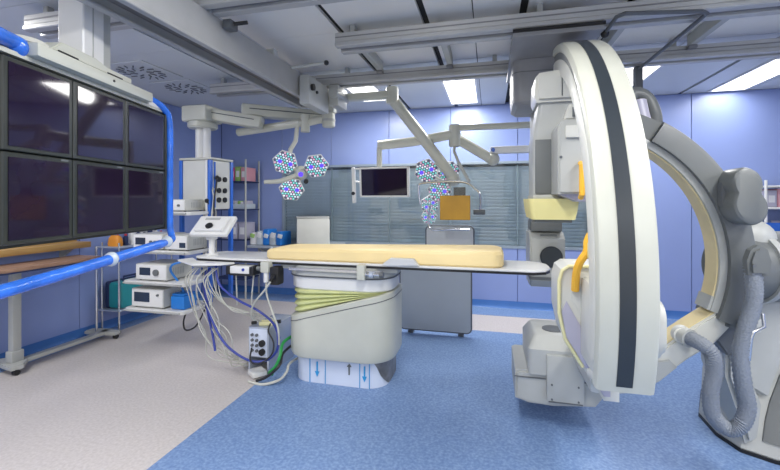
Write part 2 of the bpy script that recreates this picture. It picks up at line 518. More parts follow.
sr_ = thing('rail_stop_rod', 'grey rod with black tip sticking out from the ceiling beam', 'rod', (-1.65, 3.16, 2.66))
obj('rod', B().cyl((-1.658, 3.14, 2.64), (-1.36, 3.18, 2.67), 0.014), 'light_grey', sr_)
obj('tip', B().sph((-1.355, 3.18, 2.671), 0.022), 'black', sr_)
obj('end_plate', B().box(-1.90, -1.668, 3.722, 3.735, 2.43, 2.66, 0.004, 1), 'light_grey', beam, smooth=False)

rod = thing('rail_stop_rod', 'short grey rod with black tip at the free rail end', 'rod', (-1.03, 3.012, 2.70))
obj('rod', B().cyl((-1.03, 3.013, 2.70), (-0.86, 3.05, 2.70), 0.011), 'light_grey', rod)
obj('tip', B().sph((-0.855, 3.05, 2.70), 0.02), 'black', rod)

# bent guide bar with its clamp
gb = thing('guide_bar', 'thin dark bent metal bar hanging under the cross rails above the grey arc arm', 'bar', (1.2, 3.3, 2.62))
obj('bar', B().tube([(0.735, 2.90, 2.60), (0.765, 2.76, 2.64), (0.80, 2.72, 2.64), (1.24, 2.80, 2.64), (1.285, 2.84, 2.64), (1.285, 2.95, 2.64), (1.245, 3.88, 2.63)], 0.013, smooth=False), 'dark_grey', gb)
obj('knob', B().sph((0.735, 2.90, 2.595), 0.026), 'black', gb)
obj('clamp', B().box(1.215, 1.275, 3.85, 3.93, 2.44, 2.655, 0.012).cyl((1.245, 3.89, 2.44), (1.245, 3.89, 2.36), 0.022, 0.015), 'dark_grey', gb)

# swirl air diffusers
def swirl(x, y, label):
    t = thing('air_diffuser', label, 'vent', (x, y, ZC - 0.012), 0, 'ceiling air diffusers')
    obj('plate', B().box(x - 0.27, x + 0.27, y - 0.27, y + 0.27, ZC - 0.012, ZC, 0.004, 1), 'ceil_side', t, smooth=False)
    s0 = None
    for ring, (r, n) in enumerate(((0.10, 8), (0.19, 16))):
        for k in range(n):
            a = 2 * PI * k / n
            b = B().box(r - 0.035, r + 0.035, -0.006, 0.006, -0.016, -0.010, rot=RZ(25), pivot=(r, 0, -0.013))
            bmesh.ops.transform(b.bm, matrix=Matrix.Rotation(a, 4, 'Z'), verts=b.bm.verts[:])
            bmesh.ops.translate(b.bm, vec=(0, 0, 0.002), verts=b.bm.verts[:])
            obj('vane', b, 'mid_grey', t, local=True, smooth=False)
    return t
swirl(-3.50, 3.40, 'square swirl air diffuser in the ceiling near the monitor bank header')
swirl(-3.50, 4.02, 'square swirl air diffuser in the ceiling above the equipment pendant')

# ------------------------------------------------------------------ boom trolley under the beam end
tr = thing('boom_trolley', 'grey boom trolley box with round knob under the beam end', 'trolley', (-1.78, 3.4, 2.40))
obj('carriage', B().box(-1.92, -1.70, 3.737, 4.42, 2.545, 2.655, 0.015), 'beam_grey', tr)
obj('front_cover', B().box(-1.660, -1.565, 3.28, 3.735, 2.36, 2.62, 0.012), 'light_grey', tr)
obj('knob', B().cyl((-1.565, 3.34, 2.52), (-1.54, 3.34, 2.52), 0.03), 'black', tr)
obj('knob', B().cyl((-1.565, 3.44, 2.50), (-1.55, 3.44, 2.50), 0.014), 'black', tr)
obj('under_hub', B().cyl((-1.86, 4.34, 2.545), (-1.86, 4.34, 2.53), 0.13, 0.12, 28, 0.01), 'light_grey', tr)
obj('spring_box', B().box(-1.56, -1.46, 3.72, 3.98, 2.44, 2.65, 0.012).cyl((-1.50, 3.68, 2.56), (-1.50, 4.02, 2.56), 0.05), 'light_grey', tr)

# equipment pendant: two horizontal arms, mast, console, shelves
pd_ = thing('equipment_pendant', 'white ceiling pendant with long hinged arms, mast, blue striped outlet console and device shelves', 'pendant', (-2.98, 3.66, 0.42))
def arm_box(name, p0, p1, w, z0, z1, parent, material='cream_paint', bev=0.025):
    p0 = Vector((p0[0], p0[1], 0)); p1 = Vector((p1[0], p1[1], 0))
    d = p1 - p0; a = math.atan2(d.y, d.x)
    b = B().box(-0.08, d.length + 0.08, -w / 2, w / 2, z0, z1, bev, 3)
    bmesh.ops.transform(b.bm, matrix=Matrix.Translation(p0) @ Matrix.Rotation(a, 4, 'Z'), verts=b.bm.verts[:])
    o = obj(name, b, material, parent)
    g_ = B().box(0.0, d.length, -w / 2 - 0.003, w / 2 + 0.003, z0 + (z1 - z0) * 0.55, z0 + (z1 - z0) * 0.63)
    bmesh.ops.transform(g_.bm, matrix=Matrix.Translation(p0) @ Matrix.Rotation(a, 4, 'Z'), verts=g_.bm.verts[:])
    obj('trim_line', g_, 'dark_grey', o, smooth=False)
    return o
arm_box('upper_arm', (-1.88, 4.36), (-2.54, 3.84), 0.17, 2.405, 2.53, pd_)
obj('elbow', B().cyl((-2.50, 3.86, 2.36), (-2.50, 3.86, 2.405), 0.09, 0.10, 24, 0.01), 'cream_paint', pd_)
la = B().box(-0.10, 0.63, -0.085, 0.085, -0.068, 0.06, 0.025, 3)
mtx = Matrix.Translation((-2.99, 3.70, 2.435)) @ Matrix.Rotation(math.radians(16), 4, 'Z') @ Matrix.Rotation(math.radians(9), 4, 'Y')
bmesh.ops.transform(la.bm, matrix=mtx, verts=la.bm.verts[:])
lao = obj('lower_arm', la, 'cream_paint', pd_)
lt = B().box(0.0, 0.56, -0.088, 0.088, 0.005, 0.014)
bmesh.ops.transform(lt.bm, matrix=mtx, verts=lt.bm.verts[:])
obj('trim_line', lt, 'dark_grey', lao, smooth=False)
obj('arm_head', B().box(-3.17, -2.86, 3.56, 3.84, 2.33, 2.50, 0.03, 3), 'cream_paint', pd_)
obj('head_ring', B().cyl((-3.0, 3.69, 2.265), (-3.0, 3.69, 2.33), 0.15, 0.15, 28, 0.012), 'cream_paint', pd_)
obj('mast', B().cyl((-3.03, 3.69, 1.93), (-3.03, 3.69, 2.27), 0.05).cyl((-2.95, 3.69, 1.93), (-2.95, 3.69, 2.27), 0.04), 'white_paint', pd_)
# console: box turned so that one corner faces the room
con = Matrix.Translation((-2.99, 3.74, 0)) @ RZ(-4)
def con_part(name, b, material, parent=pd_):
    bmesh.ops.transform(b.bm, matrix=con, verts=b.bm.verts[:])
    return obj(name, b, material, parent)
cb = con_part('console', B().box(-0.19, 0.19, -0.16, 0.16, 1.40, 1.92, 0.02), 'offwhite')
con_part('console_cap', B().box(-0.205, 0.205, -0.175, 0.175, 1.92, 1.945, 0.01), 'cream_paint')
for sx in (-1, 1):
    for sy in (-1, 1):
        con_part('blue_strip', B().box(sx * 0.185 - 0.02, sx * 0.185 + 0.02, sy * 0.155 - 0.02, sy * 0.155 + 0.02, 0.44, 1.918, 0.008), 'blue_trim')
con_part('blue_strip', B().box(0.184, 0.194, -0.11, -0.085, 1.42, 1.9), 'blue_trim')
con_part('corner_profile', B().box(0.150, 0.172, -0.186, -0.165, 0.44, 1.918, 0.004), 'white_paint')
for zz in (1.72, 1.60, 1.50):
    for yy in (-0.04, 0.05):
        c_ = con_part('outlet', B().cyl((0.188, yy, zz), (0.205, yy, zz), 0.028, n=16), 'black')
for y in (-0.1,):
    con_part('back_post', B().box(-0.03, 0.03, -0.03, 0.03, 0.44, 1.40, 0.006), 'light_grey')
# shelves
for (z, x0, x1, y0, y1) in ((1.385, -3.36, -2.82, 3.28, 3.66), (1.005, -3.50, -2.80, 3.24, 3.66), (0.70, -3.56, -2.82, 3.22, 3.66), (0.43, -3.54, -2.84, 3.22, 3.66)):
    sh = obj('shelf', B().prism(rrect(x0, x1, y0, y1, 0.04, 4), 'z', z - 0.035, z, 0.006), 'white_paint', pd_)
    obj('rail', B().tube([(x0 + 0.03, y0 - 0.012, z - 0.018), (x1 - 0.03, y0 - 0.012, z - 0.018)], 0.009), 'light_grey', sh)
obj('shelf_label', B().box(-3.30, -3.12, 3.274, 3.279, 1.352, 1.378), 'blue_trim', pd_, smooth=False)

def device(name, label, x0, x1, y0, y1, z, h, scr, knob=None, cat='device', body='offwhite', extra=None):
    t = thing(name, label, cat, ((x0 + x1) / 2, (y0 + y1) / 2, z))
    obj('housing', B().box(x0, x1, y0, y1, z + 0.008, z + h, 0.008), body, t)
    for xx in (x0 + 0.03, x1 - 0.03):
        for yy in (y0 + 0.03, y1 - 0.03):
            obj('foot', B().cyl((xx, yy, z), (xx, yy, z + 0.009), 0.012, n=10), 'black', t)
    obj('front_panel', B().box(x0 + 0.006, x1 - 0.006, y0 - 0.006, y0 + 0.002, z + 0.016, z + h - 0.008, 0.003), 'white_paint', t)
    if scr:
        a, b_, c_, d_ = scr
        obj('screen', B().box(x0 + a, x0 + b_, y0 - 0.010, y0 - 0.004, z + c_, z + d_, 0.002, 1), 'device_screen', t)
    for (kx, kz, kr) in (knob or []):
        obj('knob', B().cyl((x0 + kx, y0 - 0.022, z + kz), (x0 + kx, y0 - 0.004, z + kz), kr, n=18, bev=0.002), 'mid_grey', t)
    vs_ = B()
    for k in range(7):
        vs_.box(x1 - 0.001, x1 + 0.0015, y0 + 0.08 + k * 0.022, y0 + 0.09 + k * 0.022, z + h * 0.3, z + h * 0.75)
    obj('side_vents', vs_, 'light_grey', t, smooth=False)
    return t
device('recorder_unit', 'flat white unit on the top pendant shelf below the outlets', -3.30, -2.90, 3.32, 3.60, 1.386, 0.12, None, [(0.33, 0.06, 0.012)])
device('patient_monitor', 'white device with small dark display on the pendant shelf behind the blue tube bend', -3.47, -3.12, 3.27, 3.58, 1.006, 0.155, (0.03, 0.15, 0.05, 0.12), [(0.22, 0.08, 0.014), (0.27, 0.08, 0.014)])
device('pump_unit', 'low white device on the pendant shelf beside the table head', -3.09, -2.83, 3.27, 3.55, 1.006, 0.15, (0.17, 0.24, 0.03, 0.08))
device('generator_unit', 'white device with square display and round dial on the pendant shelf above the lowest', -3.43, -3.06, 3.26, 3.60, 0.701, 0.165, (0.05, 0.18, 0.055, 0.13), [(0.25, 0.085, 0.032)])
device('generator_unit', 'white device with wide tilted display on the lowest pendant shelf beside the blue box', -3.48, -3.10, 3.26, 3.60, 0.431, 0.19, (0.035, 0.22, 0.06, 0.155), [(0.32, 0.135, 0.012)])
bx = thing('transformer_box', 'bright blue box with blue lead on the lowest pendant shelf', 'box', (-2.95, 3.4, 0.431))
obj('body', B().box(-3.03, -2.87, 3.27, 3.45, 0.432, 0.565, 0.02), 'blue_box', bx)
obj('lid', B().box(-3.02, -2.88, 3.28, 3.44, 0.565, 0.585, 0.008), 'blue_box', bx)
obj('lead', B().tube([(-2.95, 3.36, 0.585), (-2.99, 3.34, 0.68), (-3.03, 3.28, 0.80), (-2.98, 3.24, 0.87), (-2.90, 3.26, 0.90)], 0.011), 'blue_box', bx)
lp = obj('cable', B().tube([(-2.99, 3.45, 0.393), (-2.99, 3.40, 0.28), (-2.93, 3.36, 0.21), (-2.82, 3.36, 0.25), (-2.77, 3.40, 0.36), (-2.79, 3.48, 0.44), (-2.83, 3.5, 0.47)], 0.008), 'cable_black')
tag(lp, 'black cable loop hanging below the lowest pendant shelf', 'cable')
for k, (x, z0, z1) in enumerate(((-2.80, 1.46, 1.74), (-2.83, 1.30, 1.62), (-2.86, 1.25, 1.50))):
    o = obj('plug_cable', B().cyl((x, 3.66 - 0.04 * k, z1), (x + 0.03, 3.62 - 0.04 * k, z1 - 0.01), 0.022).tube([(x + 0.03, 3.62 - 0.04 * k, z1 - 0.01), (x + 0.05, 3.58, z1 - 0.10), (x + 0.04, 3.56, z0), (x + 0.06, 3.54, 1.12 - 0.1 * k), (x + 0.05, 3.50, 0.95)], 0.008), 'cable_black' if k != 1 else 'cable_white')
    tag(o, 'mains lead plugged into the pendant outlet console', 'cable', 'leads from the pendant outlets')

# ------------------------------------------------------------------ surgical lamps
def hexpoly(r, a0=0.0):
    return [(r * math.cos(a0 + k * PI / 3), r * math.sin(a0 + k * PI / 3)) for k in range(6)]
def lamp_head(parent, c, n, r, spin, holes=2):
    """six-sided lamp module: c centre, n facing direction"""
    n = Vector(n).normalized()
    q = Vector((0, 0, 1)).rotation_difference(n).to_matrix().to_4x4()
    m = Matrix.Translation(c) @ q @ RZ(spin)
    def put(name, b, mt, par, kind=None, smooth=True):
        bmesh.ops.transform(b.bm, matrix=m, verts=b.bm.verts[:])
        return obj(name, b, mt, par, kind=kind, smooth=smooth)
    h = put('lamp_module', B().loft([[(x * 0.75, y * 0.75, -0.045) for x, y in hexpoly(r)], [(x, y, -0.02) for x, y in hexpoly(r)], [(x, y, 0.005) for x, y in hexpoly(r)], [(x * 0.95, y * 0.95, 0.010) for x, y in hexpoly(r)]]), 'white_paint', parent, smooth=False)
    put('lens', B().prism(hexpoly(r * 0.93), 'z', 0.010, 0.013), 'lamp_face', h, smooth=False)
    cols = {'led_white': B(), 'led_cyan': B(), 'led_pink': B()}
    st = r / 4.6
    i = 0
    for a in range(-4, 5):
        for b_ in range(-4, 5):
            if abs(a + b_) > 4: continue
            x = st * 0.98 * (a + b_ / 2.0); y = st * 0.98 * b_ * 0.866
            if (a + b_ / 2.0) ** 2 + (b_ * .866) ** 2 > 14.5: continue
            hx = [(-1.9 * st, 0), (1.9 * st, 0)]
            if any((x - p) ** 2 + (y - q_) ** 2 < (st * 0.9) ** 2 for p, q_ in hx): continue
            key = ('led_white', 'led_cyan', 'led_white', 'led_pink', 'led_cyan')[i % 5]
            i += 1
            cols[key].cyl((x, y, 0.012), (x, y, 0.017), st * 0.36, n=8)
    for k, b in cols.items():
        put('leds', b, k, h, 'stuff')
    for p in (-1.9 * st, 1.9 * st):
        put('violet_led', B().cyl((p, 0, 0.012), (p, 0, 0.018), st * 0.75, n=10), 'led_violet', h)
    return h
SF = (0.42, -0.86, -0.28)
s1 = thing('surgical_lamp', 'three headed LED surgical lamp hanging near the corner rack', 'lamp', (-2.0, 3.88, 1.76), 0, 'surgical lamps')
for c, sp in (((-2.115, 3.86, 1.90), 10), ((-1.785, 3.92, 1.86), 35), ((-2.05, 3.88, 1.615), 20)):
    lamp_head(s1, c, SF, 0.135, sp)
obj('hub', B().sph((-1.965, 3.93, 1.79), 0.075, (1, 0.7, 1.0)), 'cream_paint', s1)
for c in ((-2.09, 3.91, 1.88), (-1.82, 3.96, 1.86), (-2.03, 3.93, 1.65)):
    obj('head_bracket', B().tube([(-1.965, 3.95, 1.79), c], 0.028), 'cream_paint', s1)
obj('hub_cap', B().cyl((-1.95, 3.90, 1.79), (-1.92, 3.83, 1.77), 0.06, 0.045, 20, 0.006), 'cream_paint', s1)
obj('hub_light', B().cyl((-1.917, 3.826, 1.769), (-1.914, 3.820, 1.767), 0.025), 'led_violet', s1)
obj('handle', B().tube([(-1.99, 3.88, 1.76), (-2.14, 3.80, 1.70), (-2.30, 3.76, 1.69)], 0.03, rf=lambda i, n: 1.0 - 0.35 * i / n), 'cream_paint', s1)
obj('aim_knob', B().cyl((-1.86, 3.84, 1.70), (-1.84, 3.79, 1.69), 0.024), 'black', s1)
obj('lamp_arm', B().tube([(-2.00, 3.98, 2.34), (-2.40, 3.98, 2.30), (-2.78, 4.0, 2.27)], 0.045, smooth=False), 'cream_paint', s1)
obj('arm_riser', B().cyl((-1.95, 4.0, 2.24), (-1.95, 4.0, 2.425), 0.05), 'cream_paint', s1)
obj('drop_tube', B().tube([(-2.03, 3.98, 2.34), (-2.05, 3.97, 2.14), (-2.10, 3.95, 2.05), (-2.11, 3.93, 1.93)], 0.024, smooth=False), 'cream_paint', s1)
obj('arm_link', B().tube([(-1.78, 4.1, 2.40), (-1.95, 4.0, 2.34), (-2.04, 3.98, 2.34)], 0.045, smooth=False), 'cream_paint', s1)

s2 = thing('surgical_lamp', 'LED surgical lamp of clustered hexagonal heads behind the amber shield', 'lamp', (-0.5, 4.25, 1.6), 0, 'surgical lamps')
for c, sp, r in (((-0.655, 4.22, 1.81), 25, 0.135), ((-0.43, 4.30, 1.80), 15, 0.125), ((-0.515, 4.20, 1.60), 0, 0.13), ((-0.635, 4.32, 1.45), 40, 0.105), ((-0.64, 4.30, 1.32), 12, 0.09)):
    lamp_head(s2, c, (0.12, -0.96, -0.22), r, sp)
obj('hub', B().sph((-0.48, 4.36, 1.66), 0.08), 'cream_paint', s2)
for c in ((-0.64, 4.28, 1.80), (-0.44, 4.35, 1.79), (-0.515, 4.26, 1.60), (-0.63, 4.37, 1.45), (-0.635, 4.35, 1.33)):
    obj('head_bracket', B().tube([(-0.48, 4.36, 1.66), c], 0.025), 'cream_paint', s2)
obj('spring_arm', B().tube([(-0.97, 4.06, 2.53), (-0.38, 4.28, 1.74)], 0.058, smooth=False, n=14), 'cream_paint', s2)
obj('arm_end', B().sph((-0.38, 4.29, 1.72), 0.075).tube([(-0.38, 4.29, 1.72), (-0.48, 4.36, 1.66)], 0.04), 'cream_paint', s2)
obj('horizontal_arm', B().box(-1.76, -0.96, 3.985, 4.095, 2.555, 2.63, 0.02), 'cream_paint', s2)
obj('joint', B().cyl((-0.985, 4.04, 2.50), (-0.985, 4.04, 2.67), 0.065, n=24, bev=0.008), 'cream_paint', s2)
obj('root_joint', B().cyl((-1.72, 4.10, 2.30), (-1.72, 4.10, 2.66), 0.07, n=24, bev=0.008).box(-1.80, -1.64, 4.05, 4.13, 2.45, 2.62, 0.01), 'cream_paint', s2)
for k in range(3):
    obj('cuff', B().cyl((-1.72, 4.10, 2.36 + 0.09 * k), (-1.72, 4.10, 2.385 + 0.09 * k), 0.074), 'light_grey', s2)

# ------------------------------------------------------------------ flat monitor on spring arm, amber shield
m2 = thing('boom_monitor', 'small flat monitor with white frame hanging in front of the blinds', 'monitor', (-1.12, 4.2, 1.54))
M2 = Matrix.Translation((-1.12, 4.22, 1.695)) @ RZ(-4) @ RX(4)
def m2p(name, b, mt, par=m2):
    bmesh.ops.transform(b.bm, matrix=M2, verts=b.bm.verts[:])
    return obj(name, b, mt, par)
f_ = B()
f_.box(-0.285, 0.285, -0.02, 0.03, 0.145, 0.165, 0.004, 1).box(-0.285, 0.285, -0.02, 0.03, -0.165, -0.145, 0.004, 1)
f_.box(-0.285, -0.262, -0.02, 0.03, -0.165, 0.165, 0.004, 1).box(0.262, 0.285, -0.02, 0.03, -0.165, 0.165, 0.004, 1)
m2p('frame', f_, 'white_paint')
m2p('screen', B().box(-0.263, 0.263, -0.012, 0.0, -0.146, 0.146), 'screen_dark')
m2p('back_shell', B().box(-0.26, 0.26, 0.005, 0.055, -0.15, 0.15, 0.02), 'white_paint')
hd = B().tube([(-0.285, 0.0, 0.15), (-0.36, -0.01, 0.15), (-0.365, -0.01, 0.02), (-0.285, 0.0, 0.0)], 0.012, smooth=False).box(-0.375, -0.34, -0.03, 0.02, -0.23, 0.17, 0.012)
m2p('side_handle', hd, 'white_paint')
m2p('handle_knob', B().cyl((-0.358, -0.035, -0.12), (-0.358, -0.02, -0.12), 0.02), 'black')
obj('drop_tube', B().tube([(-1.18, 4.24, 1.86), (-1.18, 4.24, 2.06), (-1.17, 4.24, 2.10)], 0.03, smooth=False), 'cream_paint', m2)
obj('spring_arm', B().tube([(-1.19, 4.24, 2.10), (-0.80, 4.24, 2.13), (-0.38, 4.24, 2.19)], 0.052, n=14), 'cream_paint', m2)
obj('joint', B().cyl((-0.36, 4.24, 2.06), (-0.36, 4.24, 2.29), 0.06, n=24, bev=0.008), 'cream_paint', m2)
obj('upper_arm', B().box(-0.42, 0.75, 4.20, 4.28, 2.225, 2.285, 0.02), 'cream_paint', m2)
obj('ceiling_post', B().cyl((0.72, 4.24, 2.20), (0.72, 4.24, ZC), 0.05, n=24), 'cream_paint', m2)

sh = thing('hanging_shield', 'amber radiation shield in a chrome tube frame hanging on a white arm', 'shield', (-0.34, 4.1, 1.3))
obj('amber_pane', B().box(-0.49, -0.19, 4.035, 4.06, 1.30, 1.545, 0.005, 1), 'amber', sh)
obj('clear_pane', B().box(-0.68, -0.13, 4.066, 4.076, 1.22, 1.66), 'clear_acrylic', sh, smooth=False)
obj('tube_frame', B().tube([(-0.70, 4.09, 1.46), (-0.715, 4.09, 1.62), (-0.67, 4.09, 1.675), (-0.28, 4.09, 1.685), (-0.14, 4.09, 1.61), (-0.095, 4.09, 1.54), (-0.095, 4.09, 1.38)], 0.012), 'chrome', sh)
obj('tube_frame', B().tube([(-0.60, 4.09, 1.44), (-0.60, 4.09, 1.21), (-0.40, 4.09, 1.20), (-0.2, 4.09, 1.20)], 0.010), 'chrome', sh)
obj('dark_plate', B().box(-0.36, -0.24, 4.10, 4.13, 1.54, 1.63, 0.004, 1), 'black', sh)
obj('end_knob', B().cyl((-0.16, 4.08, 1.38), (-0.05, 4.10, 1.38), 0.028, n=14), 'dark_grey', sh)
obj('hang_rod', B().tube([(-0.36, 4.22, 2.055), (-0.36, 4.18, 2.0), (-0.30, 4.13, 1.86), (-0.20, 4.10, 1.68)], 0.016, smooth=False), 'light_grey', sh)
sa = thing('shield_arm', 'jointed white spring arm folding toward the hanging carriage', 'arm', (0.1, 4.3, 1.9))
obj('lower_arm', B().tube([(-0.33, 4.34, 2.15), (0.00, 4.34, 1.94)], 0.055, smooth=False, n=14), 'cream_paint', sa)
obj('elbow', B().sph((0.03, 4.34, 1.93), 0.07), 'cream_paint', sa)
obj('elbow_pin', B().cyl((0.03, 4.26, 2.02), (0.03, 4.42, 2.02), 0.02), 'blue_trim', sa)
obj('upper_arm', B().box(0.00, 0.72, 4.30, 4.38, 1.985, 2.06, 0.02), 'white_paint', sa)
obj('riser', B().cyl((0.05, 4.34, 1.93), (0.05, 4.34, 2.02), 0.035), 'cream_paint', sa)
obj('post', B().cyl((0.70, 4.34, 1.97), (0.70, 4.34, ZC), 0.045), 'cream_paint', sa)
obj('root_pin', B().cyl((-0.345, 4.31, 2.10), (-0.345, 4.38, 2.20), 0.05), 'cream_paint', sa)

# ------------------------------------------------------------------ hanging carriage with lateral x-ray housing
cc = thing('hanging_carriage', 'large grey carriage cover hanging from the ceiling rails behind the white C-arm', 'carriage', (0.42, 3.45, 2.2))
obj('trolley_plate', B().box(0.15, 0.72, 2.83, 3.93, 2.60, 2.655, 0.01), 'cover_grey', cc)
obj('plate_edge', B().box(0.15, 0.72, 2.818, 2.83, 2.63, 2.65), 'black', cc, smooth=False)
ring = rrect(0.175, 0.70, 3.28, 3.85, 0.07, 8)
obj('cover', B().loft([[(x, y, 2.60) for x, y in ring], [(x, y, 2.34) for x, y in ring], [(0.41 + (x - 0.41) * 0.97, 3.57 + (y - 3.57) * 0.97, 2.275) for x, y in ring], [(0.41 + (x - 0.41) * 0.85, 3.57 + (y - 3.57) * 0.85, 2.25) for x, y in ring]]), 'cover_grey', cc)
obj('seam', B().prism(rrect(0.172, 0.703, 3.277, 3.853, 0.07, 8), 'z', 2.50, 2.504), 'dark_grey', cc)
obj('column', B().box(0.35, 0.57, 3.60, 3.84, 1.30, 2.27, 0.03), 'light_grey', cc)
obj('collar', B().box(0.335, 0.585, 3.57, 3.86, 1.235, 1.33, 0.015), 'mid_grey', cc)
hb = B().prism([(3.53, 1.18), (3.62, 1.235), (3.92, 1.235), (3.94, 0.82), (3.88, 0.765), (3.60, 0.765), (3.53, 0.83)], 'x', 0.325, 0.60, 0.012)
obj('tube_housing', hb, 'light_grey', cc)
obj('round_port', B().cyl((0.49, 3.532, 1.03), (0.49, 3.505, 1.03), 0.088, n=32, bev=0.008), 'stripe_slate', cc)
obj('name_plate', B().box(0.41, 0.54, 3.555, 3.575, 1.195, 1.215, rot=RX(-30)), 'mid_grey', cc, smooth=False)
obj('lower_band', B().box(0.32, 0.605, 3.525, 3.945, 0.835, 0.86), 'mid_grey', cc, smooth=False)

# ------------------------------------------------------------------ C-arm gantry (floor base, grey arc arm, white C, detector, tube)
ca = thing('c_arm_gantry', 'large white and grey floor standing C-arm x-ray gantry with dark stripe', 'x-ray machine', (1.7, 3.1, 0))
CY, CZ, CR = 3.15, 1.10, 1.38
def arc_pts(r, a0, a1, n, cy=CY, cz=CZ):
    return [(cy + r * math.cos(math.radians(a0 + (a1 - a0) * k / n)), cz + r * math.sin(math.radians(a0 + (a1 - a0) * k / n))) for k in range(n + 1)]
def arc_band(r0, r1, x0, x1, a0, a1, n=48, bev=0.0, cr=0.0):
    """curved bar in the Y-Z plane with a rectangular, corner-rounded section"""
    if cr > 0:
        c = cr
        sec = [(r0 + c * .3, x0), (r1 - c, x0), (r1 - c * .3, x0 + c * .3), (r1, x0 + c), (r1, x1 - c), (r1 - c * .3, x1 - c * .3), (r1 - c, x1), (r0 + c * .3, x1), (r0, x1 - c * .3), (r0, x0 + c * .3)]
    else:
        sec = [(r0, x0), (r1, x0), (r1, x1), (r0, x1)]
    rings = []
    for k in range(n + 1):
        a = math.radians(a0 + (a1 - a0) * k / n)
        rings.append([(x, CY + r * math.cos(a), CZ + r * math.sin(a) * (1.065 if a < PI else 1.0)) for r, x in sec])
    return B().loft(rings)
A0, A1 = 97.0, 196.5
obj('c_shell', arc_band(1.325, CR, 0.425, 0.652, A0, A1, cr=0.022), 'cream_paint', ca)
obj('c_stripe', arc_band(CR - 0.01, CR + 0.004, 0.502, 0.562, A0 - 0.1, A1 - 1.2), 'stripe_slate', ca)
obj('c_groove', arc_band(1.285, 1.33, 0.437, 0.640, A0 + 0.2, A1 - 0.2), 'mid_grey', ca)
obj('c_inner', arc_band(1.19, 1.29, 0.43, 0.648, A0 + 0.4, A1 - 3, cr=0.02), 'offwhite', ca)
obj('c_track', arc_band(1.17, 1.20, 0.50, 0.58, A0 + 2, A1 - 8), 'lavender_face', ca)
obj('c_end_cap', B().box(0.44, 0.64, 1.90, 2.06, 0.69, 0.73, 0.01, rot=RX(-16)), 'offwhite', ca)
# carriage plate on the outer side of the C
obj('side_hub', B().prism(rrect(1.93, 2.20, 0.80, 1.07, 0.09, 6), 'x', 0.648, 0.735, 0.02), 'offwhite', ca)

# detector side, hung from the upper end of the C
hd_ = B().prism([(0.292, 2.13), (0.28, 2.17), (0.285, 2.29), (0.31, 2.32), (0.46, 2.335), (0.60, 2.33), (0.64, 2.25), (0.64, 2.13)], 'y', 2.72, 3.02, 0.02)
hdo = obj('detector_head', hd_, 'offwhite', ca)
obj('head_seam', B().box(0.44, 0.446, 2.716, 2.9, 2.16, 2.30), 'mid_grey', hdo, smooth=False)
obj('head_link', B().box(0.44, 0.64, 2.66, 3.0, 2.28, 2.42, 0.02), 'offwhite', ca)
rr_ = lambda x0, x1, y0, y1, z: [(x, y, z) for x, y in rrect(x0, x1, y0, y1, 0.03, 3)]
obj('detector_neck', B().loft([rr_(0.31, 0.60, 2.76, 3.02, 2.14), rr_(0.275, 0.60, 2.78, 3.10, 1.90)]), 'light_grey', ca)
obj('detector_column', B().loft([rr_(0.275, 0.56, 2.78, 3.10, 1.90), rr_(0.275, 0.56, 2.78, 3.10, 1.53)]), 'light_grey', ca)
obj('column_panel', B().box(0.287, 0.43, 2.768, 2.785, 1.54, 1.895, 0.004), 'mid_grey', ca)
obj('column_foot', B().box(0.27, 0.52, 2.75, 3.12, 1.50, 1.535, 0.012), 'light_grey', ca)
bmp = [(0.243, 0.54, 2.68, 3.18, 1.508), (0.243, 0.54, 2.68, 3.18, 1.495), (0.25, 0.533, 2.69, 3.17, 1.43), (0.262, 0.522, 2.70, 3.16, 1.375)]
obj('detector_bumper', B().loft([rr_(*k) for k in bmp]), 'yellow_rubber', ca)
obj('detector_face', B().box(0.28, 0.505, 2.73, 3.13, 1.355, 1.376, 0.005), 'mid_grey', ca)
ib = obj('lift_housing', B().prism([(0.385, 1.535), (0.385, 1.93), (0.41, 1.97), (0.58, 1.97), (0.58, 1.535)], 'y', 2.50, 2.775, 0.012), 'light_grey', ca)
obj('lift_cover', B().box(0.425, 0.60, 2.482, 2.505, 1.86, 1.93, 0.006), 'offwhite', ib)
obj('lift_hood', B().prism([(0.42, 1.97), (0.45, 2.06), (0.58, 2.06), (0.58, 1.97)], 'y', 2.52, 2.60, 0.008), 'offwhite', ib)
obj('hood_window', B().box(0.465, 0.57, 2.514, 2.523, 1.985, 2.04), 'mid_grey', ib, smooth=False)
obj('screw', B().cyl((0.40, 2.495, 1.75), (0.40, 2.502, 1.75), 0.008), 'dark_grey', ib)
obj('grab_bar', B().tube([(0.507, 2.50, 1.71), (0.505, 2.46, 1.70), (0.505, 2.46, 1.53), (0.507, 2.50, 1.515)], 0.016, smooth=False), 'orange_bar', ca)
obj('lift_foot', B().prism([(0.39, 1.54), (0.58, 1.54), (0.58, 1.49), (0.50, 1.49)], 'y', 2.55, 2.77, 0.006), 'lavender_face', ca)

# lower housing inside the C with yellow edge, leading to the tube
lh = [(0.338, 1.09), (0.352, 1.145), (0.385, 1.168), (0.62, 1.172), (0.62, 0.50), (0.55, 0.50), (0.365, 0.80), (0.338, 0.93)]
lo_ = obj('lower_housing', B().prism(lh, 'y', 2.18, 2.44, 0.012), 'offwhite', ca)
obj('housing_facet', B().prism([(0.352, 0.935), (0.375, 0.99), (0.575, 0.62), (0.575, 0.53), (0.545, 0.53), (0.372, 0.81)], 'y', 2.168, 2.185, 0.004), 'lavender_face', lo_)
obj('housing_plate', B().prism([(0.40, 1.14), (0.58, 1.14), (0.58, 0.66), (0.40, 1.0)], 'y', 2.168, 2.185, 0.004), 'offwhite', lo_)
obj('yellow_edge', B().tube([(0.60, 2.175, 1.17), (0.385, 2.175, 1.166), (0.354, 2.175, 1.143), (0.340, 2.175, 1.09), (0.340, 2.175, 0.93), (0.367, 2.175, 0.80), (0.45, 2.175, 0.665)], 0.009, smooth=False), 'yellow_line', lo_)
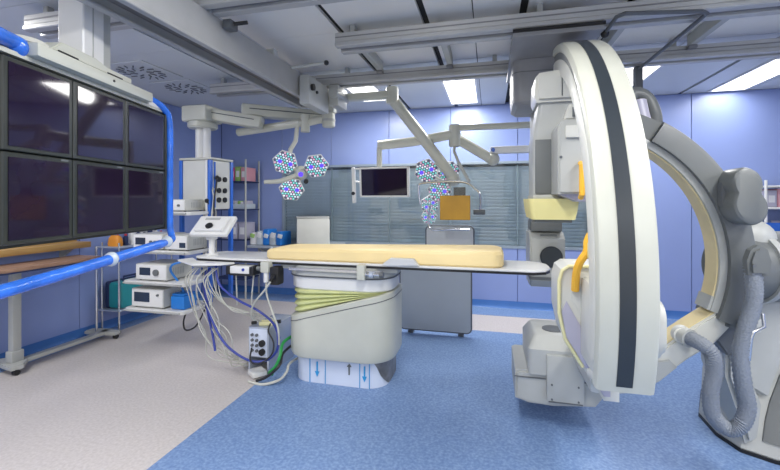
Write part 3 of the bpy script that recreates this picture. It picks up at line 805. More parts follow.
obj('housing_bridge', B().box(0.44, 0.63, 1.93, 2.2, 0.72, 1.12, 0.02), 'offwhite', ca)
obj('screw', B().cyl((0.50, 2.160, 0.96), (0.50, 2.170, 0.96), 0.007), 'dark_grey', lo_)
obj('yellow_handle', B().tube([(0.470, 2.10, 1.335), (0.456, 2.10, 1.30), (0.452, 2.10, 1.25), (0.425, 2.11, 1.20), (0.412, 2.13, 1.14), (0.412, 2.16, 1.05)], 0.019), 'orange_bar', ca)
obj('handle_stem', B().box(0.45, 0.54, 2.0, 2.12, 1.22, 1.30, 0.01), 'yellow_rubber', ca)

# x-ray tube at the bottom
tb = obj('tube_base', B().prism([(0.165, 0.17), (0.165, 0.35), (0.19, 0.362), (0.64, 0.362), (0.70, 0.34), (0.72, 0.25), (0.66, 0.165), (0.40, 0.14), (0.25, 0.145)], 'y', 2.81, 3.31, 0.015), 'light_grey', ca)
obj('base_seam', B().box(0.16, 0.70, 2.804, 2.812, 0.318, 0.323), 'dark_grey', tb, smooth=False)
obj('tube_block', B().loft([rr_(0.245, 0.64, 2.79, 3.29, 0.35), rr_(0.245, 0.64, 2.79, 3.29, 0.515), rr_(0.285, 0.60, 2.85, 3.23, 0.585), rr_(0.30, 0.585, 2.87, 3.21, 0.595)]), 'light_grey', ca)
obj('tube_port', B().loft([[(0.43 + 0.075 * math.cos(a * PI / 12), 3.0 + 0.075 * math.sin(a * PI / 12), z) for a in range(24)] for z in (0.594, 0.600)]), 'dark_grey', ca)
fp = obj('front_plate', B().box(0.36, 0.585, 2.775, 2.81, 0.19, 0.49, 0.008), 'light_grey', ca)
obj('plate_shadow_gap', B().box(0.37, 0.575, 2.772, 2.777, 0.185, 0.192), 'dark_grey', fp, smooth=False)
for x, z in ((0.39, 0.30), (0.55, 0.30), (0.39, 0.205), (0.55, 0.205)):
    obj('screw', B().cyl((x, 2.770, z), (x, 2.777, z), 0.006, n=10), 'dark_grey', fp)
obj('tube_link', B().box(0.52, 0.63, 2.34, 2.95, 0.46, 0.62, 0.03), 'offwhite', ca)

# grey arc arm round the isocentre (in an X-Z plane)
AX, AZ = 0.46, 1.15
def ring_xz(r0, r1, y0, y1, a0, a1, n=40, cr=0.0):
    if cr > 0:
        sec = [(r0, y0), (r1 - cr, y0), (r1 - cr * .3, y0 + cr * .3), (r1, y0 + cr), (r1, y1), (r0, y1)]
    else:
        sec = [(r0, y0), (r1, y0), (r1, y1), (r0, y1)]
    rings = []
    for k in range(n + 1):
        a = math.radians(a0 + (a1 - a0) * k / n)
        rings.append([(AX + r * math.cos(a), y, AZ + r * math.sin(a)) for r, y in sec])
    return B().loft(rings)
obj('arc_shell', ring_xz(0.805, 0.935, 2.545, 2.80, 58, -22, cr=0.03), 'mid_grey', ca)
obj('arc_rim', ring_xz(0.768, 0.812, 2.575, 2.73, 66, -20, cr=0.010), 'light_grey', ca)
obj('arc_lining', ring_xz(0.760, 0.772, 2.592, 2.715, 66, -17), 'yellow_lining', ca)
obj('arc_top_box', ring_xz(0.775, 0.925, 2.58, 2.80, 66, 58, 8), 'mid_grey', ca)
obj('lining_joint', ring_xz(0.755, 0.79, 2.585, 2.725, -14, -20, 4), 'light_grey', ca)
# straight leg to the pivot of the C
leg = [(1.245, 0.90), (1.10, 0.79), (0.96, 0.665), (0.66, 0.56), (0.64, 0.40), (0.80, 0.40), (0.94, 0.48), (1.08, 0.61), (1.20, 0.70), (1.30, 0.83), (1.28, 0.90)]
obj('offset_leg', B().prism(leg, 'y', 2.575, 2.74, 0.012), 'offwhite', ca)
obj('leg_lining', B().prism([(1.238, 0.905), (1.10, 0.797), (0.95, 0.672), (0.95, 0.66), (1.10, 0.785), (1.238, 0.89)], 'y', 2.592, 2.725), 'yellow_lining', ca)
obj('leg_lower', B().prism([(0.62, 0.52), (0.98, 0.60), (1.02, 0.56), (0.93, 0.47), (0.80, 0.39), (0.62, 0.36)], 'y', 2.565, 2.60, 0.006), 'light_grey', ca)
obj('leg_pin', B().cyl((1.045, 2.545, 0.745), (1.045, 2.60, 0.745), 0.05, n=24, bev=0.006), 'offwhite', ca)
obj('arc_foot', B().prism([(1.255, 0.87), (1.25, 0.81), (1.37, 0.775), (1.41, 0.80), (1.40, 0.88)], 'y', 2.55, 2.80, 0.01), 'mid_grey', ca)
obj('foot_block', B().box(1.31, 1.38, 2.50, 2.57, 0.80, 0.875, 0.01), 'light_grey', ca)
# upper hose from the arc end
obj('upper_hose', B().tube([(0.955, 2.72, 1.90), (0.975, 2.78, 2.02), (0.94, 2.80, 2.13), (0.87, 2.80, 2.16), (0.82, 2.78, 2.10)], 0.045, n=14), 'mid_grey', ca)
obj('hose_cover', B().tube([(0.86, 2.70, 2.09), (0.875, 2.68, 1.98), (0.90, 2.66, 1.88)], 0.05, n=12), 'lavender_face', ca)
obj('hose_clip', B().cyl((0.86, 2.60, 1.86), (0.95, 2.60, 1.90), 0.02), 'chrome', ca)
# peanut-shaped motor cover on the arc
kb = B()
def peanut_w(z):
    w = 0.0
    for zc, r in ((0.062, 0.080), (-0.062, 0.092)):
        if abs(z - zc) < r: w = max(w, math.sqrt(r * r - (z - zc) ** 2))
    return max(w, 0.066 if abs(z) < 0.06 else 0.0)
zs_ = [0.142 - 0.296 * (0.5 - 0.5 * math.cos(PI * k / 24)) for k in range(25)]
pn = [(peanut_w(z), z) for z in zs_] + [(-peanut_w(z), z) for z in zs_[-2:0:-1]]
def pean(s, y, dx=0): return [(1.272 + dx + x * s * 0.82 - z_ * 0.10, y, 1.525 + z_ * s) for x, z_ in pn]
kb.loft([pean(0.97, 2.60, 0.012), pean(1.0, 2.56, 0.008), pean(1.0, 2.42), pean(0.95, 2.40), pean(0.85, 2.392)])
obj('motor_cover', kb, 'mid_grey', ca)
obj('motor_mount', B().box(1.20, 1.31, 2.50, 2.70, 1.46, 1.60, 0.02), 'dark_grey', ca)

# floor base
def base_ring(z, x0, x1, y0, y1, dx=0):
    out = []
    for x, y in ((x0 + 0.01, y0 + 0.50), (x0, y0 + 0.26), (x0 + 0.05, y0 + 0.10), (x0 + 0.18, y0 + 0.02), (x0 + 0.4, y0 - 0.01), (x1, y0), (x1, y1), (x0 + 0.42, y1), (x0 + 0.20, y1 - 0.35)):
        out.append((x + dx, y, z))
    return out
bo = obj('base', B().loft([base_ring(0.0, 1.405, 2.9, 2.72, 3.95), base_ring(0.03, 1.395, 2.9, 2.71, 3.95), base_ring(0.10, 1.415, 2.9, 2.73, 3.94), base_ring(0.30, 1.465, 2.85, 2.82, 3.90), base_ring(0.52, 1.52, 2.75, 2.86, 3.85), base_ring(0.80, 1.60, 2.60, 2.82, 3.75), base_ring(1.05, 1.72, 2.45, 2.80, 3.6), base_ring(1.18, 1.80, 2.35, 2.85, 3.5)]), 'light_grey', ca)
obj('base_skirt', B().loft([base_ring(0.004, 1.39, 2.91, 2.705, 3.955), base_ring(0.022, 1.39, 2.91, 2.705, 3.955)]), 'black', ca)
rows = []
for (z, x0_, y0_, t) in ((0.10, 1.415, 2.73, 0.55), (0.20, 1.44, 2.775, 0.62), (0.30, 1.465, 2.82, 0.75), (0.45, 1.502, 2.847, 0.9), (0.52, 1.52, 2.86, 1.0)):
    A_ = (x0_ + 0.05 + 0.13 * t, y0_ + 0.10 - 0.08 * t)
    ring_ = [A_, (x0_ + 0.185, y0_ + 0.017), (x0_ + 0.40, y0_ - 0.01), (2.5, y0_ - 0.004)]
    rows.append([(x, y - 0.010, z) for x, y in ring_] + [(x, y + 0.004, z) for x, y in ring_[::-1]])
obj('side_panel', B().loft(rows), 'mid_grey', ca)
obj('pivot_drum', B().cyl((1.36, 2.80, 1.10), (1.84, 2.95, 1.10), 0.19, 0.22, 36, 0.02), 'mid_grey', ca)
obj('pivot_ring', B().cyl((1.50, 2.845, 1.10), (1.54, 2.857, 1.10), 0.215, 0.215, 36), 'light_grey', ca)
obj('shoulder', B().sph((1.50, 2.84, 1.27), 0.13, (1.0, 0.9, 0.9), 20), 'light_grey', ca)
obj('column_link', B().prism([(1.38, 0.80), (1.36, 0.60), (1.37, 0.45), (1.62, 0.30), (1.80, 1.0), (1.45, 1.0)], 'y', 2.86, 3.06, 0.02), 'light_grey', ca)
obj('gap_shade_plate', B().prism([(1.25, 0.72), (1.27, 0.80), (1.42, 0.80), (1.42, 0.60), (1.33, 0.60)], 'y', 2.72, 2.86, 0.01), 'dark_grey', ca)  # dark plate stands in for the shaded gap under the arc foot
obj('lower_wedge', B().prism([(1.36, 0.66), (1.42, 0.64), (1.54, 0.30), (1.52, 0.10), (1.46, 0.06), (1.42, 0.25), (1.36, 0.45)], 'y', 2.78, 3.1, 0.02), 'light_grey', ca)
# cable cover block and ribbed hose loop
cv = obj('cable_cover', B().prism([(1.28, 1.115), (1.274, 1.19), (1.29, 1.245), (1.325, 1.27), (1.362, 1.25), (1.378, 1.19), (1.37, 1.115)], 'y', 2.41, 2.48, 0.015), 'mid_grey', ca)
obj('screw', B().cyl((1.29, 2.392, 1.17), (1.29, 2.402, 1.17), 0.008), 'dark_grey', cv)
hp = [(1.315, 2.46, 1.16), (1.318, 2.45, 1.05), (1.310, 2.45, 0.95), (1.280, 2.45, 0.83), (1.258, 2.45, 0.70), (1.270, 2.45, 0.55), (1.288, 2.45, 0.43), (1.258, 2.45, 0.335), (1.200, 2.45, 0.308), (1.138, 2.45, 0.37), (1.125, 2.45, 0.48), (1.142, 2.45, 0.60), (1.132, 2.45, 0.69), (1.090, 2.47, 0.735), (1.050, 2.55, 0.745)]
obj('cable_hose', B().tube(hp, 0.0375, n=14, sub=12, rf=lambda i, n: 1.0 + (0.06 if i % 2 else -0.06)), 'hose_grey', ca, ang=60)
obj('hose_cuff', B().cyl((1.062, 2.52, 0.742), (1.04, 2.575, 0.745), 0.05, 0.045, 20), 'light_grey', ca)
obj('hose_hook', B().tube([(1.35, 2.44, 0.92), (1.345, 2.42, 0.86), (1.30, 2.42, 0.83), (1.29, 2.42, 0.80), (1.285, 2.43, 0.68)], 0.008, smooth=False), 'chrome', ca)

# ------------------------------------------------------------------ patient table
pt = thing('patient_table', 'white angiography patient table on a rounded pedestal with green bellows', 'table', (-1.2, 3.3, 0))
TZ0, TZ1 = 0.970, 1.0
top = [(-2.56, 3.06), (-2.50, 3.02), (-2.2, 3.0), (0.30, 3.0), (0.39, 3.05), (0.43, 3.14), (0.435, 3.24), (0.43, 3.32), (0.39, 3.41), (0.30, 3.46), (-2.2, 3.46), (-2.5, 3.42), (-2.56, 3.36)]
tt = obj('tabletop', B().prism(top, 'z', TZ0 + 0.012, TZ1, 0.005), 'white_paint', pt)
obj('table_edge', B().prism([(x * 0.998, 3.23 + (y - 3.23) * 0.985) for x, y in top if x > -3], 'z', TZ0 - 0.006, TZ0 + 0.012), 'black', pt)
obj('side_rail', B().box(-1.60, -0.80, 2.972, 2.987, 0.925, 0.95, 0.003, 1), 'chrome', pt)
obj('side_rail_block', B().box(-1.70, -0.70, 3.03, 3.44, 0.93, 0.964), 'light_grey', pt, smooth=False)
blk = lambda z, i=0.0: [(x, y, z) for x, y in rrect(-1.66 + i, -0.745 - i, 2.99 + i, 3.54 - i, 0.20, 6)]
obj('frame_upper', B().loft([blk(0.963), blk(0.885), blk(0.88, 0.008)]), 'light_grey', pt)
obj('frame_line', B().loft([blk(0.880, -0.002), blk(0.873, -0.002)]), 'dark_grey', pt)
obj('frame_lower', B().loft([blk(0.873, 0.010), blk(0.78, 0.012), blk(0.762, 0.03)]), 'white_paint', pt)
PX0, PX1, PY0, PY1 = -1.66, -0.745, 2.965, 3.60
def ztop(x): 
    t = (x - PX0) / (PX1 - PX0)
    return 0.525 + 0.245 * t + 0.02 * math.sin(PI * t)
ped = lambda i, z=None, dz=0.0: [(x, y, (ztop(x) + dz) if z is None else z) for x, y in rrect(PX0 + i, PX1 - i, PY0 + i, PY1 - i, 0.22, 8)]
obj('pedestal_cover', B().loft([ped(0.03, 0.215), ped(0.008, 0.222), ped(0.0, 0.245), ped(0.0, 0.36), ped(0, None, -0.05), ped(0.0, None, -0.008), ped(0.012, None, 0.0)]), 'cream_paint', pt)
obj('cover_line', B().loft([ped(-0.0025, None, -0.052), ped(-0.0025, None, -0.046)]), 'dark_grey', pt)
NF = 4
for k in range(NF):
    def fold(f, i):
        return [(x, y, ztop(x) * (1 - f) + 0.77 * f) if True else 0 for x, y in rrect(PX0 + i, PX1 - i - 0.01, PY0 + i, PY1 - i, 0.20, 6)]
    f0, f1 = k / NF, (k + 1) / NF
    obj('bellows_fold', B().loft([fold(f0, 0.05), fold(f0 * 0.6 + f1 * 0.4, 0.028), fold(f0 * 0.35 + f1 * 0.65, 0.028), fold(f1, 0.05)]), 'bellows_green', pt, ang=20)
bc = lambda z, i=0.0: [(x, y, z) for x, y in rrect(-1.61 + i, -0.80 - i, 3.03 + i, 3.56 - i, 0.17, 8)]
cl = obj('base_cladding', B().loft([bc(0.004), bc(0.225)]), 'film_white', pt)
obj('base_inner', B().loft([bc(0.0, 0.01), bc(0.23, 0.01)]), 'steel', pt)
# torn film on the right end shows bare metal
pl = rrect(-1.61, -0.80, 3.03, 3.56, 0.17, 8)
tear = [(x, y) for x, y in pl if x > -0.93 and y < 3.5]
tear.sort(key=lambda p: p[1])
lowz = [0.215, 0.17, 0.10, 0.06, 0.03, 0.012, 0.012, 0.012, 0.012, 0.012, 0.012, 0.012, 0.012, 0.012, 0.012, 0.012]
tb_ = B()
tb_.loft([[((x + 0.003), y - 0.002, lowz[min(i, 15)]) for i, (x, y) in enumerate(tear)], [(x + 0.003, y - 0.002, 0.222) for x, y in tear]], cap=False, closed=False)
obj('torn_area', tb_, 'steel_torn', cl)
for x in (-1.435, -1.30, -1.005, -0.925):
    obj('tape_line', B().box(x - 0.003, x + 0.003, 3.026, 3.031, 0.005, 0.222), 'tape_blue', cl, smooth=False)
for x in (-1.37, -0.965):
    obj('arrow', B().box(x - 0.006, x + 0.006, 3.024, 3.03, 0.10, 0.18).prism([(x - 0.020, 0.10), (x + 0.020, 0.10), (x, 0.055)], 'y', 3.024, 3.03), 'tape_blue', cl, smooth=False)
obj('arrow', B().box(-1.10, -1.088, 3.024, 3.03, 0.10, 0.165).prism([(-1.114, 0.165), (-1.074, 0.165), (-1.094, 0.19)], 'y', 3.024, 3.03), 'mid_grey', cl, smooth=False)

# pad on the table: rounded yellow mattress
mt_ = rrect(-1.86, 0.10, 3.015, 3.445, 0.09, 6)
mc = ((-1.86 + 0.10) / 2, 3.23)
def mr(i, z, droop=0.0):
    return [(x + (i if x < mc[0] else -i), y + (i if y < mc[1] else -i), z - droop * max(0.0, (-1.45 - x) / 0.4)) for x, y in mt_]
mo = obj('mattress', B().loft([mr(0.012, 1.001), mr(0.0, 1.015), mr(0.0, 1.095, 0.03), mr(0.012, 1.118, 0.04), mr(0.035, 1.128, 0.045)]), 'yellow_pad')
tag(mo, 'long yellow foam mattress lying on the patient table', 'mattress')
fl = obj('arm_pad', B().prism([(-0.80, 1.01), (-0.74, 1.055), (-0.56, 1.055), (-0.52, 1.006), (-0.78, 0.995)], 'y', 2.955, 3.012, 0.004), 'lead_upper')
tag(fl, 'grey flap pad hung over the mattress edge above the lead shield', 'pad')
# rail clamps
rc = thing('rail_clamp', 'white clamp with steel knob on the table side rail below the mattress', 'clamp', (-0.98, 2.975, 0.9))
obj('block', B().box(-1.00, -0.935, 2.93, 2.984, 0.88, 1.0, 0.008), 'cream_paint', rc)
obj('screw_rod', B().cyl((-0.935, 2.955, 0.925), (-0.82, 2.955, 0.925), 0.014), 'chrome', rc)
obj('knob', B().cyl((-0.90, 2.955, 0.925), (-0.87, 2.955, 0.925), 0.028), 'steel', rc)
obj('knob', B().cyl((-0.82, 2.955, 0.925), (-0.79, 2.955, 0.925), 0.022), 'dark_grey', rc)
rb = thing('rail_clamp', 'black lever clamp under the mattress head end with white lead', 'clamp', (-1.74, 2.97, 0.85))
obj('body', B().box(-1.76, -1.68, 2.95, 3.05, 0.80, 0.95, 0.015), 'black', rb)
obj('lever', B().cyl((-1.72, 2.95, 0.88), (-1.72, 2.90, 0.84), 0.016), 'black', rb)
obj('jaw', B().box(-1.84, -1.765, 2.94, 3.02, 0.90, 0.99, 0.01), 'cream_paint', rb)
obj('stub', B().cyl((-1.80, 2.97, 0.90), (-1.80, 2.97, 0.82), 0.022), 'white_paint', rb)
# head-end control box under the tabletop
hbx = thing('connector_box', 'white and black connector box hung under the table head end', 'box', (-2.0, 3.0, 0.9))
obj('body', B().box(-2.12, -1.93, 2.93, 3.06, 0.885, 0.945, 0.008), 'white_paint', hbx)
obj('end_cap', B().box(-2.15, -2.12, 2.92, 3.07, 0.875, 0.948, 0.006), 'black', hbx)
obj('end_cap', B().box(-1.93, -1.89, 2.92, 3.07, 0.875, 0.948, 0.006), 'black', hbx)
obj('lower_strip', B().box(-2.12, -1.93, 2.927, 3.06, 0.868, 0.885, 0.003), 'black', hbx)
obj('button', B().cyl((-1.99, 2.922, 0.92), (-1.99, 2.932, 0.92), 0.012), 'cable_blue', hbx)
obj('plugs', B().cyl((-1.885, 2.97, 0.93), (-1.85, 2.97, 0.93), 0.02).cyl((-1.885, 3.02, 0.91), (-1.86, 3.02, 0.91), 0.016), 'mid_grey', hbx)
# tray and touch-panel monitor on the head end
ty = thing('accessory_tray', 'small white tray plate sticking out beside the table head end', 'tray', (-2.45, 2.95, 0.95))
obj('plate', B().prism([(-2.72, 3.02), (-2.42, 2.84), (-2.20, 2.90), (-2.12, 2.998), (-2.5, 3.0), (-2.562, 3.06), (-2.66, 3.14)], 'z', 0.950, 0.968, 0.003), 'white_paint', ty)
obj('bracket', B().box(-2.5, -2.35, 2.95, 3.1, 0.920, 0.950), 'light_grey', ty)
obj('sticker', B().box(-2.35, -2.26, 2.91, 2.95, 0.968, 0.969), 'lavender_face', ty, smooth=False)
tm = thing('touch_monitor', 'white tilted touch panel seen from behind on a post at the table head end', 'monitor', (-2.45, 3.12, 1.001))
TM = Matrix.Translation((-2.43, 3.13, 1.265)) @ RZ(8) @ RX(-52)
def tmp_(name, b, mt, par=tm):
    bmesh.ops.transform(b.bm, matrix=TM, verts=b.bm.verts[:])
    return obj(name, b, mt, par)
tmp_('shell', B().box(-0.175, 0.175, -0.015, 0.025, -0.125, 0.125, 0.014, 3), 'white_paint')
tmp_('back_bulge', B().box(-0.13, 0.13, -0.045, -0.01, -0.10, 0.08, 0.014, 3), 'white_paint')
tmp_('screen', B().box(-0.16, 0.16, 0.024, 0.028, -0.108, 0.108), 'device_screen')
tmp_('back_label', B().box(-0.08, 0.06, -0.047, -0.044, 0.03, 0.06), 'light_grey')
tmp_('cable_port', B().cyl((0.0, -0.06, -0.055), (0.0, -0.044, -0.055), 0.032), 'black')
obj('post', B().cyl((-2.45, 3.13, 1.001), (-2.45, 3.13, 1.24), 0.026).box(-2.485, -2.415, 3.09, 3.17, 1.14, 1.22, 0.01), 'white_paint', tm)
obj('post_base', B().cyl((-2.45, 3.13, 1.001), (-2.45, 3.13, 1.015), 0.055), 'white_paint', tm)
for i in range(4):
    o = obj('glass_vial', B().cyl((-2.0 + 0.06 * i, 3.40, 1.001), (-2.0 + 0.06 * i, 3.40, 1.045), 0.018).cyl((-2.0 + 0.06 * i, 3.40, 1.045), (-2.0 + 0.06 * i, 3.40, 1.06), 0.010), 'plastic_clear')
    tag(o, 'small clear vial standing on the white table head end', 'vial', 'vials on the table head end')

# ------------------------------------------------------------------ lead shield behind the table
ls = thing('lead_shield', 'upright blue grey lead shield screen with narrower upper panel behind the table', 'shield', (-0.6, 4.45, 0))
def shield_panel(name, x0, x1, z0, z1, y, mt_name, r=0.05):
    p = rrect(x0, x1, z0, z1, r, 6)
    o = obj(name, B().prism(p, 'y', y, y + 0.025, 0.003), mt_name, ls)
    e = [(x, y + 0.012, z) for x, z in p]; e.append(e[0])
    obj('edge_trim', B().tube(e, 0.013, n=6, smooth=False), 'lead_edge', o)
shield_panel('lower_panel', -0.985, -0.20, 0.05, 0.92, 4.42, 'lead_grey')
shield_panel('upper_panel', -0.695, -0.175, 0.88, 1.21, 4.455, 'lead_upper')
for x in (-0.87, -0.31):
    obj('foot', B().box(x - 0.03, x + 0.03, 4.44, 4.72, 0.0, 0.05, 0.008), 'lead_edge', ls)

# ------------------------------------------------------------------ amplifier box on the floor with its leads
am = thing('amplifier_box', 'grey connector box with round sockets standing on the floor beside the pedestal', 'box', (-1.86, 3.3, 0))
AM = Matrix.Translation((-2.04, 3.08, 0)) @ RZ(-2)
def amp(name, b, mt, par=am, smooth=True):
    bmesh.ops.transform(b.bm, matrix=AM, verts=b.bm.verts[:])
    return obj(name, b, mt, par, smooth=smooth)
amp('case', B().box(0, 0.20, 0.0, 0.42, 0.14, 0.40, 0.006), 'steel')
amp('plinth', B().box(0.185, 0.20, 0.0, 0.42, 0.0, 0.14).box(0.0, 0.015, 0.0, 0.42, 0.0, 0.14).box(0.0, 0.20, 0.40, 0.42, 0, 0.14), 'steel', smooth=False)
amp('front_panel', B().box(0.012, 0.188, -0.006, 0.002, 0.15, 0.385, 0.003), 'film_white')
for r_ in range(4):
    for c_ in range(2):
        amp('socket', B().cyl((0.045 + 0.045 * c_, -0.02, 0.20 + 0.045 * r_), (0.045 + 0.045 * c_, -0.005, 0.20 + 0.045 * r_), 0.013, n=12), 'dark_grey')
for zz in (0.195, 0.27):
    amp('large_socket', B().cyl((0.145, -0.028, zz), (0.145, -0.005, zz), 0.028, n=18), 'black')
amp('foot_bar', B().box(0.05, 0.18, -0.10, 0.02, 0.012, 0.05, 0.006, rot=RZ(-35)), 'white_paint')
ad = thing('cable_adapter', 'cream plug adapter lying on top of the grey connector box', 'adapter', (-1.90, 3.2, 0.41))
obj('body', B().box(-1.97, -1.84, 3.12, 3.19, 0.402, 0.44, 0.012, rot=RZ(15)), 'yellow_line', ad)
obj('plug', B().cyl((-1.99, 3.13, 0.425), (-2.03, 3.11, 0.42), 0.014).cyl((-1.83, 3.18, 0.425), (-1.79, 3.19, 0.43), 0.016), 'black', ad)

gw = 'white leads drooping from the table head end'
def cable(pts, r, m_, label, group=None):
    o = obj('cable', B().tube(pts, r, n=7, sub=7), m_)
    return tag(o, label, 'cable', group)
rnd = random.Random(3)
J = lambda a=0.03: rnd.uniform(-a, a)
for k in range(9):
    x0 = -2.53 + 0.03 * k; y0 = 2.97 - 0.02 * (k % 3)
    pts = [(x0 + 0.03, y0 + 0.02, 0.915), (x0 - 0.02 + J(), y0 - 0.03, 0.82), (x0 - 0.01 + J(0.05), y0 - 0.02, 0.66), (x0 + 0.05 + J(0.05), y0, 0.50), (x0 + 0.13 + J(0.06), y0, 0.34 + J(0.05)), (x0 + 0.20 + J(0.05), y0 + 0.02, 0.20 + J(0.06)), (-2.18 + J(0.04), 3.06, 0.10 + J(0.05)), (-2.10 + J(0.03), 3.14 + J(0.05), 0.03 + 0.03 * (k % 3)), (-2.04, 3.30 + 0.02 * k, 0.02 + 0.02 * (k % 3))]
    cable(pts, 0.0046, 'cable_white', 'white lead drooping from the table head end to the floor beside the connector box', gw)
for k in range(4):
    pts = [(-2.46 + 0.06 * k, 2.99, 0.915), (-2.40 + 0.06 * k + J(), 2.97, 0.80 - 0.04 * k), (-2.27 + 0.06 * k + J(), 2.98, 0.64 - 0.03 * k), (-2.10 + 0.06 * k, 3.05, 0.52 + J(0.02)), (-1.97 + 0.05 * k, 3.14, 0.455)]
    cable(pts, 0.0046, 'cable_white', 'white lead sagging from the table head end to the adapter on the connector box', 'white leads to the adapter')
gb_ = 'dark blue leads from the table head end'
cable([(-2.40, 2.99, 0.912), (-2.36, 2.94, 0.70), (-2.30, 2.93, 0.50), (-2.18, 2.92, 0.32), (-2.06, 2.93, 0.22), (-1.93, 2.95, 0.16), (-1.80, 2.97, 0.17), (-1.72, 3.0, 0.25), (-1.73, 3.03, 0.38), (-1.78, 3.1, 0.45)], 0.010, 'cable_blue', 'dark blue lead looping in front of the grey connector box', gb_)
cable([(-2.30, 2.99, 0.935), (-2.24, 2.96, 0.78), (-2.08, 2.97, 0.66), (-1.90, 3.0, 0.57), (-1.79, 3.04, 0.47), (-1.75, 3.06, 0.38), (-1.74, 3.08, 0.32)], 0.010, 'cable_blue', 'dark blue lead arching over the grey connector box', gb_)
cable([(-2.36, 3.0, 0.91), (-2.40, 2.97, 0.80), (-2.38, 2.96, 0.66), (-2.34, 2.95, 0.5), (-2.30, 2.95, 0.35), (-2.26, 2.93, 0.22)], 0.010, 'cable_blue', 'dark blue lead hanging straight down among the white leads', gb_)
cable([(-1.80, 2.97, 0.82), (-1.79, 2.96, 0.72), (-1.74, 2.95, 0.60), (-1.69, 2.95, 0.48), (-1.68, 2.96, 0.40), (-1.70, 3.0, 0.3)], 0.008, 'cable_white', 'white lead hanging from the black lever clamp', None)
cable([(-1.72, 2.90, 0.84), (-1.78, 2.90, 0.76), (-1.86, 2.92, 0.68), (-1.92, 2.95, 0.6), (-1.95, 3.0, 0.5), (-1.93, 3.1, 0.45)], 0.008, 'cable_white', 'white lead crossing from the clamp to the adapter', None)
cable([(-2.10, 2.99, 0.868), (-2.10, 3.0, 0.7), (-2.11, 3.02, 0.6)], 0.006, 'cable_white', 'short white lead below the connector box under the table head', None)
cable([(-1.93, 2.99, 0.868), (-1.95, 3.0, 0.74), (-1.97, 3.02, 0.62), (-1.96, 3.05, 0.5)], 0.006, 'cable_white', 'thin white lead below the right end of the connector box', None)
gg = 'leads between connector box and pedestal'
cable([(-1.655, 3.25, 0.32), (-1.69, 3.06, 0.30), (-1.66, 2.95, 0.24), (-1.68, 2.92, 0.16), (-1.74, 2.93, 0.10), (-1.78, 2.98, 0.06), (-1.78, 3.03, 0.03)], 0.013, 'cable_green', 'green lead between the connector box and the pedestal', gg)
cable([(-1.655, 3.25, 0.25), (-1.68, 3.04, 0.22), (-1.65, 2.93, 0.17), (-1.70, 2.90, 0.11), (-1.78, 2.91, 0.05), (-1.86, 2.92, 0.015)], 0.011, 'cable_black', 'black lead on the floor between connector box and pedestal', gg)
cable([(-1.605, 3.3, 0.12), (-1.64, 3.08, 0.12), (-1.62, 2.98, 0.09), (-1.66, 2.93, 0.04), (-1.78, 2.88, 0.012), (-1.92, 2.90, 0.012)], 0.011, 'cable_white', 'thick white lead on the floor in front of the pedestal', gg)
cable([(-1.97, 3.02, 0.24), (-1.93, 2.94, 0.17), (-1.85, 2.93, 0.15), (-1.75, 2.96, 0.22), (-1.74, 2.98, 0.32), (-1.80, 3.0, 0.40), (-1.84, 3.1, 0.43)], 0.007, 'cable_black', 'thin black lead looped beside the grey connector box', gg)

# ------------------------------------------------------------------ monitor bank on the left, hung from a ceiling column
MBX, MBY = -1.818, 1.123
mb = thing('monitor_bank', 'hanging bank of six dark displays with white header beam and blue wrapped bumper tube', 'monitor bank', (MBX, MBY, 1.28), math.atan2(0.970, -0.242))
def loc_obj(name, b, m_, parent=mb, smooth=True):
    bmesh.ops.translate(b.bm, vec=(0, 0, -1.28), verts=b.bm.verts[:])
    return obj(name, b, m_, parent, local=True, smooth=smooth)
U0, UW, UH, Z0 = 0.005, 0.372, 0.374, 1.318
UE = [0.005, 0.352, 0.725, 1.121]
fb = B()
fb.box(U0 - 0.02, U0 + 3 * UW + 0.01, 0.035, 0.07, Z0 - 0.012, Z0 + 2 * UH + 0.012)
loc_obj('back_frame', fb, 'bezel_olive', smooth=False)
for r_ in range(2):
    for c_ in range(3):
        u0 = UE[c_]; UW = UE[c_ + 1] - UE[c_]; z0 = Z0 + r_ * UH
        o = loc_obj('display', B().box(u0 + 0.003, u0 + UW - 0.003, 0.0, 0.04, z0 + 0.003, z0 + UH - 0.003, 0.004, 1), 'bezel_olive', smooth=False)
        loc_obj('screen', B().box(u0 + 0.026, u0 + UW - 0.026, -0.003, 0.003, z0 + 0.022, z0 + UH - 0.022), 'screen_dark', o, smooth=False)
        if r_ == 0:
            loc_obj('button_strip', B().box(u0 + UW - 0.07, u0 + UW - 0.03, -0.002, 0.002, z0 + UH - 0.016, z0 + UH - 0.007), 'mid_grey', o, smooth=False)
loc_obj('frame_edge', B().box(1.121, 1.135, -0.006, 0.07, Z0 - 0.012, Z0 + 2 * UH + 0.012, 0.003, 1), 'bezel_olive')
loc_obj('top_strip', B().box(-0.3, 1.121, 0.01, 0.12, Z0 + 2 * UH + 0.012, Z0 + 2 * UH + 0.03), 'cream_paint', smooth=False)
loc_obj('header_beam', B().box(0.125, 0.93, -0.035, 0.19, 2.098, 2.155, 0.008), 'cream_paint')
loc_obj('header_extension', B().box(-0.35, 0.125, 0.03, 0.17, 2.098, 2.145, 0.008), 'cream_paint')
loc_obj('header_step', B().prism([(0.20, 2.155), (0.27, 2.21), (0.48, 2.21), (0.56, 2.19), (0.75, 2.19), (0.75, 2.155)], 'y', -0.02, 0.17, 0.006), 'cream_paint')
loc_obj('swivel_disc', B().cyl((0.20, 0.10, 2.155), (0.20, 0.10, 2.19), 0.11, 0.09, 30, 0.01), 'offwhite')
col_ = loc_obj('column', B().box(0.455, 0.60, 0.03, 0.16, 2.19, ZC, 0.006, 1), 'white_paint')
loc_obj('column_profile', B().box(0.60, 0.665, 0.04, 0.15, 2.19, ZC, 0.005, 1), 'light_grey')
